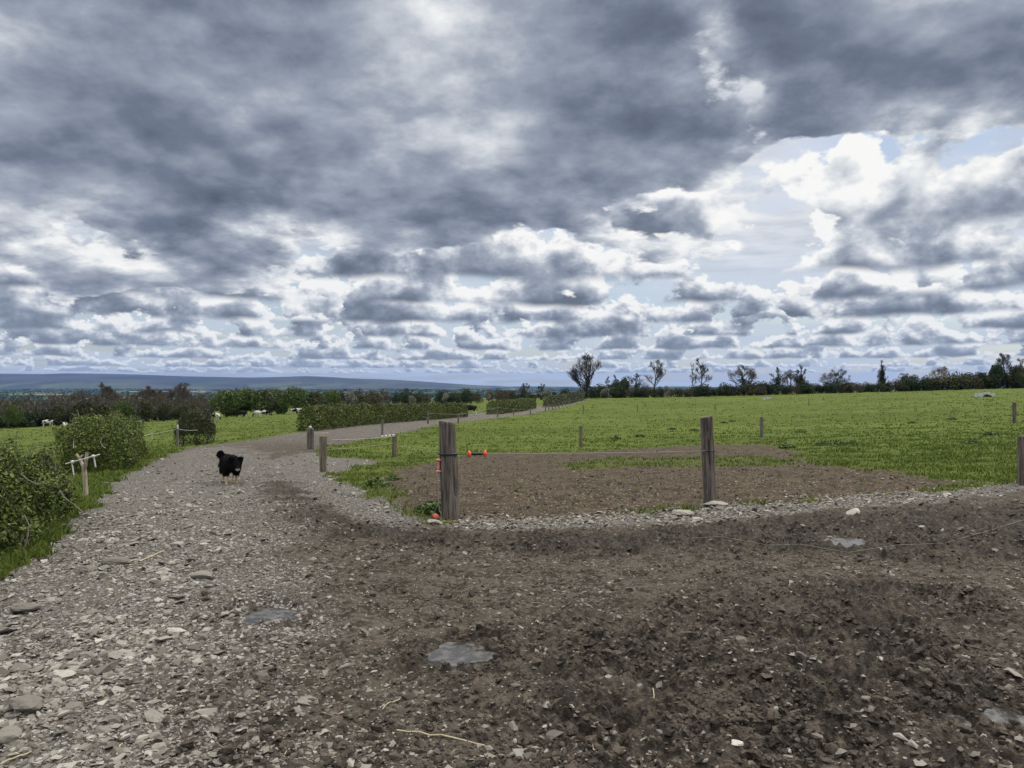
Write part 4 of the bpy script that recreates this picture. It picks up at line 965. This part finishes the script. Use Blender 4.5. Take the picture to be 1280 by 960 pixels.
P6 = post(493, 572, 543, 0.085, M_post2, 'straight wooden post with white tape on top, in grass left of the thicker gate post', 6, sides=28)
P7 = post(726, 560, 532, 0.075, M_post2, 'thin pale post in the pasture between the two big gate posts', 7, sides=20)
P8 = post(952, 548, 521, 0.080, M_post3, 'thin grey post in the pasture just right of the split gate post', 8, sides=20)
P9 = post(1268, 530, 503, 0.10, M_post, 'dark upright post in the pasture near the right edge', 9, sides=20)
P10 = post(478, 544, 525, 0.065, M_post3, 'grey post beside the far track in front of the longest hedge', 10, sides=16)
small = [(535, 530, 515), (573, 529, 517), (622, 521, 508), (642, 519, 511), (663, 519, 511)]
FAR = []
for i, (px, b, t) in enumerate(small):
    FAR.append(post(px, b, t, 0.075, M_post3, 'small grey fence post along the right side of the far track, below the hedges', 20+i, sides=10, rings=8, group='small posts along the far track'))
for i in range(13):
    px = 682+i*4.2; b = float(np.interp(px, [680, 737], [514.5, 499.5]))
    FAR.append(post(px, b, b-float(np.interp(i, [0, 12], [7.0, 4.5])), 0.08, M_post3, 'tiny fence post in the row running up to the tallest ivy covered tree', 40+i, sides=8, rings=6, group='posts running up to the ivy tree'))
MID = []
for i, (px, b, t) in enumerate([(729, 518, 507), (797, 514.5, 506), (894, 512, 504.5), (1011, 507, 499.5), (1029, 500.5, 496), (1166, 493, 487.5), (958, 500, 496.5), (1085, 499, 494.5)]):
    MID.append(post(px, b, t, 0.06, M_post3, 'tiny slim post standing alone far out in the right hand pasture', 60+i, sides=8, rings=6, group='slim posts far out in the pasture'))
PW1 = post(222, 559, 536, 0.06, M_post3, 'old stub post with white insulator peg beside the lone bush at the bend', 80, sides=14)
PW2 = post(190, 551, 541, 0.02, M_white, 'thin white plastic fence peg left of the stub post at the bend', 81, sides=8, rings=6, cat='fence peg', name='fence_peg')

def wire(name, pts, r, mat, label, cat='wire', sag=0.0, n=10, parent=None, group=None):
    P = []; o0 = Vector(pts[0])
    for a, b in zip(pts[:-1], pts[1:]):
        a, b = Vector(a), Vector(b)
        for k in range(n): t = k/n; P.append(a.lerp(b, t)-Vector((0, 0, sag*4*t*(1-t))))
    P.append(Vector(pts[-1])); sides = 6; V = []; F = []
    for i, p in enumerate(P):
        d = (P[min(i+1, len(P)-1)]-P[max(i-1, 0)]).normalized(); u = d.cross(Vector((0, 0, 1))); u = u.normalized() if u.length > 1e-4 else Vector((1, 0, 0)); v = d.cross(u)
        V += [p-o0+u*r*math.cos(k*2*PI/sides)+v*r*math.sin(k*2*PI/sides) for k in range(sides)]
    F = [(i*sides+k, i*sides+(k+1) % sides, (i+1)*sides+(k+1) % sides, (i+1)*sides+k) for i in range(len(P)-1) for k in range(sides)]
    o = mesh_obj(name, V, F, mat, parent, smooth=True, loc=None if parent is not None else o0)
    if parent is not None: o.location = o0
    else: tag(o, label, cat, group)
    return o
def on_post(P, px_row, front=True):
    """the point on a post's near side at a pixel row"""
    z = EYE-(px_row-480)/960*P.location.y; t = (z-P.location.z)/P['tall']
    return Vector((P.location.x, P.location.y-(0.09 if front else 0), z))
def ring(P, row, rad, r, mat, parent_to=None, name='rubber_band'):
    c = on_post(P, row, False)-P.location; t = c.z/P['tall']; c.x += (-0.045)*c.z; pts = [(c.x+math.cos(a)*rad, c.y+math.sin(a)*rad, c.z) for a in np.linspace(0, 2*PI, 25)]
    o = wire(name, pts, r, mat, None, n=1, parent=P); return o
ring(P1, 567, 0.112, 0.011, M_black); ring(P2, 563, 0.098, 0.007, M_black)
def lathe(profile, sides=20):
    V = [(r*math.cos(k*2*PI/sides), r*math.sin(k*2*PI/sides), z) for r, z in profile for k in range(sides)]; n = len(profile)
    F = [(i*sides+k, i*sides+(k+1) % sides, (i+1)*sides+(k+1) % sides, (i+1)*sides+k) for i in range(n-1) for k in range(sides)]
    F += [tuple(range(sides))[::-1], tuple((n-1)*sides+k for k in range(sides))]; return V, F
def gate_handle(loc, axis, label, mat, L, fr, grip_mat, group=None):
    """an electric gate handle: two flared ends on a thinner grip, a hook at one end"""
    root = empty('electric_gate_handle', loc); root.rotation_mode = 'QUATERNION'; root.rotation_quaternion = Vector(axis).to_track_quat('Z', 'Y'); tag(root, label, 'gate handle', group)
    g = fr*0.34; a = L/2
    mesh_obj('grip', *lathe([(g, -a*0.66), (g*1.12, -a*0.3), (g*1.12, a*0.3), (g, a*0.66)]), grip_mat, root, smooth=True)
    for s in (-1, 1):
        pr = [(g*0.9, a*0.60*s), (fr*0.55, a*0.66*s), (fr*0.95, a*0.78*s), (fr, a*0.84*s), (fr*0.80, a*0.90*s), (g, a*0.98*s), (g*0.7, a*1.0*s)]
        mesh_obj('flange', *lathe(pr if s > 0 else pr[::-1]), mat, root, smooth=True)
    return root
# the rope gate between the two big posts
ya, yb = P1.location.y, P2.location.y
def spot(px, py, y): return Vector(((px-640)/960*y, y, EYE-(py-480)/960*y))
h0, h1 = spot(584, 567.5, ya), spot(609, 567, ya+0.04)
gate_handle((h0+h1)/2, h1-h0, 'bright orange gate handle strung level on the rope right of the thicker gate post', M_orange, (h1-h0).length*0.98, 0.046, M_black)
wire('gate_rope', [h1, spot(885, 563.5, yb-0.07)], 0.005, M_cord, 'pale rope stretched between the two big gate posts', 'rope', sag=0.012, n=16)
wire('rope_link', [spot(568, 567.5, ya-0.10), h0], 0.006, M_black, 'short dark rubber link from the thicker gate post to the orange handle', 'rope', n=4)
gate_handle(spot(548.5, 582, ya-0.04), (0.02, 0, 1), 'faded red handle hanging upright on the left side of the thicker gate post', M_pink, 0.165, 0.040, M_pink)
q = spot(548, 591, ya-0.04); j = spot(548, 630, ya-0.10); g1 = foot(at(538, 647))+Vector((0, 0, 0.01)); g2 = foot(at(553, 648))+Vector((0, 0, 0.01))
cord = empty('hanging_cord', q); tag(cord, 'thin pale cord hanging from the faded red handle down to the ground', 'cord')
for a, b in ((q, j), (j, g1), (j, g2)):
    o = wire('strand', [a, b], 0.004, M_cord, None, n=8, parent=cord, sag=0.01); o.location = a-q
M_pink2 = material('sun bleached red plastic', lambda g: {'Base Color': (0.62, 0.13, 0.085)}, 0.5, 0.3)
g3 = foot(at(545, 649))+Vector((0, -0.04, 0.045))
gate_handle(g3, (0.25, -1, 0.1), 'loose red handle lying on the stones at the foot of the thicker gate post', M_pink2, 0.10, 0.032, M_pink)
# slack wire on the mud at the right
pts = [(1330, 637), (1240, 668), (1180, 683), (1120, 692), (1060, 693), (1000, 688), (960, 684), (900, 681), (850, 679)]
wire('slack_wire', [foot(at(*p))+Vector((0, 0, 0.04)) for p in pts], 0.0018, M_cord, 'thin white wire lying slack across the mud at the right', 'wire', n=8)
# fence lines
def top_of(P, k=0.9): return P.location+Vector((0, -0.06, P['tall']*k))
wire('fence_wire', [top_of(P4, 0.62), top_of(P6, 0.62)], 0.005, M_cord, 'lower wire from the short rounded post to the straight post with tape', 'wire', sag=0.02)
wire('fence_tape', [spot(416, 549.5, 24.5), top_of(P6, 0.93)], 0.006, M_white, 'white tape running along the grass edge to the top of the straight post', 'tape', sag=0.03)
wire('fence_wire', [top_of(P6, 0.55), on_post(P1, 566)], 0.004, M_cord, 'thin wire from the straight post with tape to the thicker gate post', 'wire', sag=0.02)
wire('fence_tape', [top_of(P5, 0.8), spot(410, 541, 31)], 0.006, M_white, 'short white tape starting at the leaning grey post beside the hedge end', 'tape', sag=0.02)
o = mesh_obj('insulator', *lathe([(0.02, 0), (0.05, 0.01), (0.05, 0.06), (0.03, 0.08)], 12), M_white, P5); o.location = (0, -0.02, P5['tall'])
for k in range(4):
    o = mesh_obj('insulator', *lathe([(0.03, 0), (0.045, 0.02), (0.045, 0.07), (0.02, 0.09)], 12), M_white, P6); o.location = (-0.02-k*0.13, -0.09, P6['tall']*0.90-k*0.012)
o = mesh_obj('insulator', *lathe([(0.02, 0), (0.045, 0.01), (0.04, 0.16), (0.02, 0.2)], 12), M_white, PW1); o.location = (0, 0, PW1['tall'])
lw = [spot(166, 546, 30), top_of(PW2, 0.9), top_of(PW1, 1.0), spot(247, 537.5, 38.2)]
wire('fence_tape', lw, 0.009, M_white, 'white tape from the bushy hedge block past the thin peg to the lone bush', 'tape', sag=0.04)
wire('fence_wire', [spot(255, 548.5, 40), spot(320, 549.5, 42), top_of(P5, 0.75)], 0.009, M_cord, 'long thin wire in front of the grazing cows, from lone bush to hedge end', 'wire', sag=0.03)
wire('fence_wire', [spot(-60, 545, 50), spot(40, 546.5, 45), spot(86, 546, 40)], 0.009, M_cord, 'thin wire across the left field above the nearest hedge', 'wire', sag=0.03)
for a, b in zip(FAR[:5], FAR[1:6]):
    wire('fence_wire', [top_of(a, 0.9), top_of(b, 0.9)], 0.012, M_cord, 'thin wire strung between the small posts along the far track', 'wire', group='wires along the far track', n=4)

# forked stump with white tape at the left verge
sp = foot(on(108, 12.4)); stump = empty('stump', sp); tag(stump, 'bare forked tree stump tied with white tape on the left verge', 'stump')
zt = lambda py: EYE-(py-480)/960*12.4-sp.z; xt = lambda px: (px-108)/960*12.4
S_ = [(0, 0, -0.2, 0.042, xt(107), 0, zt(610), 0.038), (xt(107), 0, zt(610), 0.038, xt(106), 0, zt(595), 0.036), (xt(106), 0, zt(595), 0.036, xt(104), 0.02, zt(584), 0.036), (xt(104), 0.02, zt(585), 0.03, xt(98), 0.05, zt(575), 0.022), (xt(98), 0.05, zt(575), 0.022, xt(93), 0.05, zt(568), 0.018),
      (xt(105), 0, zt(588), 0.034, xt(109), -0.03, zt(575), 0.026), (xt(109), -0.03, zt(575), 0.026, xt(110), -0.03, zt(565), 0.022), (xt(97), 0.05, zt(573), 0.02, xt(101), 0.08, zt(569), 0.012)]
M_stump = wood_mat('stump wood', (0.20, 0.165, 0.12), (0.46, 0.40, 0.31), (0.28, 0.23, 0.17))
mesh_obj('trunk', *tubes(np.array(S_), 10), M_stump, stump, smooth=True)
tp = [spot(82, 580, 12.3), spot(90, 577.5, 12.3), spot(104, 574, 12.25), spot(116, 570.5, 12.3), spot(125, 568, 12.35)]
tape = empty('tied_tape', tp[0]); tag(tape, 'white tape tied round the forked stump with two ends hanging', 'tape')
wire('band', [p-tp[0] for p in tp], 0.011, M_white, None, n=5, parent=tape).location = (0, 0, 0)
for a, b in ((spot(89.5, 577, 12.28), spot(92.5, 594, 12.25)), (spot(117, 570, 12.28), spot(119.5, 584, 12.28))):
    o = wire('hanging_end', [a, b], 0.012, M_white, None, n=6, parent=tape); o.location = a-tp[0]
for p in (spot(90.5, 577.5, 12.27), spot(116.5, 570.5, 12.27)):
    V, F = lathe([(0.0, -0.03), (0.025, -0.02), (0.03, 0), (0.025, 0.02), (0.0, 0.03)], 10); o = mesh_obj('knot', V, F, M_white, tape, smooth=True); o.location = p-tp[0]

# water troughs far out in the field
M_conc = material('pale concrete', lambda g: {'Base Color': g.mix(g.noise(g.pos(), 3.0, 4.0).sstep(0.35, 0.7), (0.40, 0.41, 0.42), (0.62, 0.63, 0.64))}, 0.8, 0.2)
def trough(px, row, L, W, H, label, heap=False):
    p = foot(at(px, row)); root = empty('water_trough', p, 0.05); tag(root, label, 'trough'); t = 0.09
    bm = bmesh.new()
    o = [(-L/2, -W/2), (L/2, -W/2), (L/2, W/2), (-L/2, W/2)]; i = [(-L/2+t, -W/2+t), (L/2-t, -W/2+t), (L/2-t, W/2-t), (-L/2+t, W/2-t)]
    V = [(x*0.94, y*0.9, -0.1) for x, y in o]+[(x, y, H) for x, y in o]+[(x, y, H) for x, y in i]+[(x*0.95, y*0.92, 0.12) for x, y in i]
    F = [(0, 1, 5, 4), (1, 2, 6, 5), (2, 3, 7, 6), (3, 0, 4, 7)]+[(4+k, 4+(k+1) % 4, 8+(k+1) % 4, 8+k) for k in range(4)]+[(8+k, 8+(k+1) % 4, 12+(k+1) % 4, 12+k) for k in range(4)]+[(12, 13, 14, 15)]
    mesh_obj('basin', V, F, M_conc, root); mesh_obj('water', [(x*0.97, y*0.95, H*0.75) for x, y in i], [(0, 1, 2, 3)], M_slurry, root)
    box = [(-0.02*L, -W/2+t, H+0.004), (0.16*L, -W/2+t, H+0.004), (0.16*L, W/2-t, H+0.004), (-0.02*L, W/2-t, H+0.004)]; V = box+[(x, y, H+0.12) for x, y, z in box]
    mesh_obj('float_cover', V, [(0, 1, 5, 4), (1, 2, 6, 5), (2, 3, 7, 6), (3, 0, 4, 7), (4, 5, 6, 7), (3, 2, 1, 0)], M_conc, root)
    return p
p = trough(1231, 496, 2.9, 1.3, 0.62, 'pale concrete water trough with a dark mound in front, out in the right hand pasture')
r2 = np.random.default_rng(3); a = r2.uniform(0, 2*PI, 700); q = np.sqrt(r2.random(700)); o = leaf_obj('weed', np.stack([np.cos(a)*q*0.75, np.sin(a)*q*0.4, r2.random(700)*0.42*(1.05-q*q)], 1), 0.2, M_ivy, r2, None); o.location = foot((p.x-0.15, p.y-1.0)); tag(o, 'dark mound of weeds in front of the pale concrete water trough', 'weed')
trough(958, 499.5, 1.5, 0.9, 0.45, 'small grey trough far out in the pasture, beyond the split gate post')
# ------------------------------------------------------------------ animals
def skin(name, verts, edges, mat, parent=None, root=0, sub=2):
    me = bpy.data.meshes.new(name+'_frame'); me.from_pydata([v[:3] for v in verts], edges, []); o = bpy.data.objects.new(name+'_frame', me); COL.objects.link(o)
    m = o.modifiers.new('s', 'SKIN'); m.use_smooth_shade = True
    for i, v in enumerate(verts):
        sv = me.skin_vertices[0].data[i]; r = v[3]; sv.radius = (r, r) if not isinstance(r, tuple) else r; sv.use_root = (i == root)
    s = o.modifiers.new('u', 'SUBSURF'); s.levels = sub; s.render_levels = sub
    dg = bpy.context.evaluated_depsgraph_get(); me2 = bpy.data.meshes.new_from_object(o.evaluated_get(dg)); me2.name = name
    bpy.data.objects.remove(o); me2.materials.clear(); me2.materials.append(mat)
    me2.polygons.foreach_set('use_smooth', np.ones(len(me2.polygons), bool))
    r = bpy.data.objects.new(name, me2); COL.objects.link(r)
    if parent is not None: r.parent = parent
    return r
def dog_mat(g):
    x, y, z = g.sep(g.coord('Object')); n = g.noise(g.coord('Object'), 9.0, 3.0)
    tan = (z+n*0.06).sstep(0.235, 0.205)
    c = g.mix(tan, (0.006, 0.006, 0.0075), (0.50, 0.36, 0.20))
    muz = z.sstep(0.370, 0.350)*y.sstep(-0.565, -0.60)*z.sstep(0.24, 0.26)
    c = g.mix(muz*0.8, c, (0.40, 0.33, 0.28))
    nose = y.sstep(-0.645, -0.655)*z.sstep(0.335, 0.345)
    return {'Base Color': g.mix(nose, c, (0.006, 0.006, 0.006))}
M_dog = material('dog coat', dog_mat, 0.95, 0.08)
def build_dog():
    V = [(-.01, .26, .445, .125), (-.01, .06, .435, .145), (0, -.16, .435, .150), (0.02, -.30, .455, .110), (.05, -.43, .43, .088), (.06, -.51, .395, .068), (.064, -.59, .350, .040), (.065, -.635, .335, .030),
         (-.025, -.43, .515, .034), (-.055, -.45, .555, .014), (.125, -.43, .515, .034), (.155, -.45, .552, .014),
         (-.06, .35, .50, .055), (-.13, .40, .54, .048), (-.165, .41, .565, .040), (-.15, .39, .592, .030), (-.11, .37, .602, .016)]
    E = [(0, 1), (1, 2), (2, 3), (3, 4), (4, 5), (5, 6), (6, 7), (4, 8), (8, 9), (4, 10), (10, 11), (0, 12), (12, 13), (13, 14), (14, 15), (15, 16)]
    def limb(a, pts):
        k = a
        for p in pts: V.append(p); E.append((k, len(V)-1)); k = len(V)-1
    limb(2, [(-.095, -.20, .33, .070), (-.10, -.17, .25, .036), (-.095, -.22, .13, .022), (-.095, -.235, .045, .021), (-.095, -.275, .024, .030)])
    limb(2, [(.095, -.18, .33, .070), (.10, -.13, .25, .036), (.095, -.13, .13, .022), (.095, -.12, .045, .021), (.095, -.155, .024, .030)])
    limb(0, [(-.095, .26, .36, .095), (-.10, .20, .26, .058), (-.10, .33, .15, .023), (-.10, .30, .045, .021), (-.10, .265, .024, .030)])
    limb(0, [(.095, .29, .36, .095), (.10, .27, .26, .058), (.10, .42, .15, .023), (.10, .42, .045, .021), (.10, .385, .024, .030)])
    root = empty('dog', foot(at(288, 604)), 0.46); root.scale = (1.04,)*3
    tag(root, 'black sheepdog with tan legs and raised tail walking towards the viewer on the track', 'dog')
    b = skin('body', V, E, M_dog, root); me = b.data
    # fur: short tapering tufts over trunk and tail
    rs = np.random.default_rng(5); n = len(me.vertices); co = np.empty(n*3); me.vertices.foreach_get('co', co); co = co.reshape(-1, 3); no = np.empty(n*3); me.vertices.foreach_get('normal', no); no = no.reshape(-1, 3)
    i = rs.integers(0, n, 30000); k = (co[i, 2] > 0.22) & (co[i, 1] > -0.57); i = i[k]; p = co[i]+rs.normal(0, 0.012, (len(i), 3)); d = no[i]*0.28+np.array([0, 0.55, -0.75])+rs.normal(0, 0.16, (len(i), 3)); d /= np.linalg.norm(d, axis=1)[:, None]
    L = rs.uniform(0.025, 0.055, len(i))[:, None]; S_ = np.hstack([p, np.full((len(i), 1), .0035), p+d*L*np.where(p[:, 1:2] < -0.40, 0.4, 1.0), np.full((len(i), 1), .001)]); mesh_obj('coat', *tubes(S_, 3), material('dog fur', lambda g: {'Base Color': (0.007, 0.007, 0.0085)}, 0.8, 0.12), root)
build_dog()

def cow_mat(name, bias, seed):
    def b(g):
        o = g.coord('Object'); x, y, z = g.sep(o); n = g.noise(g.vmath('ADD', o, (seed*3.7, seed*1.9, seed*5.1)), 1.35, 2.0, 0.45)
        w = (n+bias).sstep(0.49, 0.515)
        low = z.sstep(0.62, 0.5)*x.sstep(1.0, 0.95)
        if seed == 1: w = w*x.sstep(1.02, 0.96)
        return {'Base Color': g.mix(w.max(low), (0.010, 0.009, 0.009), (0.50, 0.48, 0.44))}
    return material(name, b, 0.8, 0.15)
M_cow = [cow_mat('mostly white cow coat', 0.07, 1), cow_mat('mostly black cow coat', -0.13, 2), cow_mat('patched cow coat', 0.0, 3)]
M_pinkskin = material('udder skin', lambda g: {'Base Color': (0.50, 0.30, 0.26)}, 0.7, 0.2)
M_horn = material('dark hoof', lambda g: {'Base Color': (0.03, 0.026, 0.022)}, 0.6, 0.2)
def cow_frame(pose):
    dz = -0.62 if pose == 'lying' else 0.0
    V = [(-.80, 0, 1.16+dz, .25), (-.45, 0, 1.05+dz, .36), (0.0, 0, 1.0+dz, .39), (.45, 0, 1.03+dz, .35), (.70, 0, 1.10+dz, .26)]
    E = [(0, 1), (1, 2), (2, 3), (3, 4)]
    def limb(a, pts):
        k = a
        for p in pts: V.append(p); E.append((k, len(V)-1)); k = len(V)-1
    if pose == 'grazing': nk = [(.98, 0, .88, .17), (1.18, 0, .55, .13), (1.30, 0, .30, .12), (1.36, 0, .10, .085)]
    elif pose == 'walking': nk = [(1.0, 0, 1.16, .17), (1.22, 0, 1.16, .14), (1.42, 0, 1.02, .115), (1.58, 0, .88, .08)]
    else: nk = [(.95, 0, .75, .18), (1.12, 0, .98, .14), (1.32, 0, .94, .12), (1.52, 0, .84, .08)]
    limb(4, nk); hd = 6
    for s in (-1, 1): limb(hd, [(V[hd][0]-.05, s*.17, V[hd][2]+.08, .045), (V[hd][0]-.08, s*.27, V[hd][2]+.05, .03)])
    if pose == 'lying':
        for s in (-1, 1): limb(3, [(.55, s*.30, .22, .11), (.85, s*.28, .09, .06), (.55, s*.26, .06, .05)]); limb(1, [(-.35, s*.36, .24, .16), (-.02, s*.42, .12, .08), (-.35, s*.44, .07, .05)])
    else:
        sw = 0.16 if pose == 'walking' else 0.05
        for s in (-1, 1):
            limb(3, [(.52, s*.20, .82, .15), (.54+s*sw*.4, s*.20, .56, .075), (.52+s*sw, s*.20, .30, .052), (.52+s*sw*1.2, s*.20, .05, .055)])
            limb(0, [(-.72, s*.20, .88, .19), (-.62-s*sw*.3, s*.21, .66, .095), (-.84-s*sw, s*.20, .42, .055), (-.80-s*sw*1.2, s*.20, .05, .055)])
    limb(0, [(-1.02, 0, 1.18+dz, .05), (-1.08, 0, .85+dz*.6, .028), (-1.08, 0, .55+dz*.5, .045)])
    return V, E
_cows = {}
def cow(px, row, pose, coat, rz, label, size=1.0, depth=None):
    size *= 0.86
    key = (pose, coat)
    p = foot(on(px, depth)) if depth else foot(at(px, row))
    if key not in _cows:
        V, E = cow_frame(pose); root = empty('cow', p, rz); skin('body', V, E, M_cow[coat], root, root=2)
        if pose != 'lying': skin('udder', [(-.42, 0, .72, .14), (-.36, 0, .66, .12)], [(0, 1)], M_pinkskin, root, sub=1)
        root['category'] = 'cow'; _cows[key] = root; root.scale = (size,)*3; root['label'] = label; root['group'] = 'dairy cows in the left field'
    else: dup(_cows[key], p, rz, size, label, 'dairy cows in the left field')
cow(60, 534, 'walking', 0, 0.05, 'white cow with dark head walking right, largest of the cows at the left edge', 1.0)
cow(39, 533.5, 'lying', 0, 1.9, 'white cow lying turned away, left of the walking white cow', 0.95)
cow(80, 533.5, 'lying', 0, -1.4, 'white cow sitting up facing the viewer, beside the bushy hedge block', 1.0)
cow(173, 528.5, 'lying', 1, 0.3, 'black cow lying down, just right of the bushy hedge block', 0.95)
cow(270, 525, 'grazing', 2, -0.6, 'black and white cow grazing with head down, right behind the lone bush', 1.0)
cow(303, 522, 'grazing', 1, 3.0, 'all black cow grazing side on, between two patched cows', 1.05)
cow(322, 521.5, 'grazing', 0, 2.7, 'mostly white cow with dark patches standing against a black cow', 1.0)
cow(332, 520.5, 'grazing', 1, 0.2, 'black cow with white feet, partly behind the mostly white cow', 0.95)
cow(370, 518.5, 'walking', 2, 0.15, 'black and white cow farthest right in the field, near the hedge end', 1.0)
cow(586, 519, 'walking', 1, 3.0, 'black cow looking out of the first gap in the track hedges', 1.1, depth=92)

# ------------------------------------------------------------------ air
bm = bmesh.new(); bmesh.ops.create_cube(bm, size=1.0)
for v in bm.verts: v.co = (v.co.x*40000, v.co.y*40000, -110 if v.co.z < 0 else 262)
me = bpy.data.meshes.new('haze'); bm.to_mesh(me); bm.free(); hz = bpy.data.objects.new('haze', me); COL.objects.link(hz); tag(hz, kind='stuff')
m = bpy.data.materials.new('haze'); m.use_nodes = True; t = m.node_tree; t.nodes.clear(); o_ = t.nodes.new('ShaderNodeOutputMaterial'); v_ = t.nodes.new('ShaderNodeVolumePrincipled')
v_.inputs['Color'].default_value = (0.12, 0.36, 1.0, 1); v_.inputs['Density'].default_value = HAZE; t.links.new(v_.outputs[0], o_.inputs['Volume']); me.materials.append(m)
sc.cycles.volume_bounces = 0
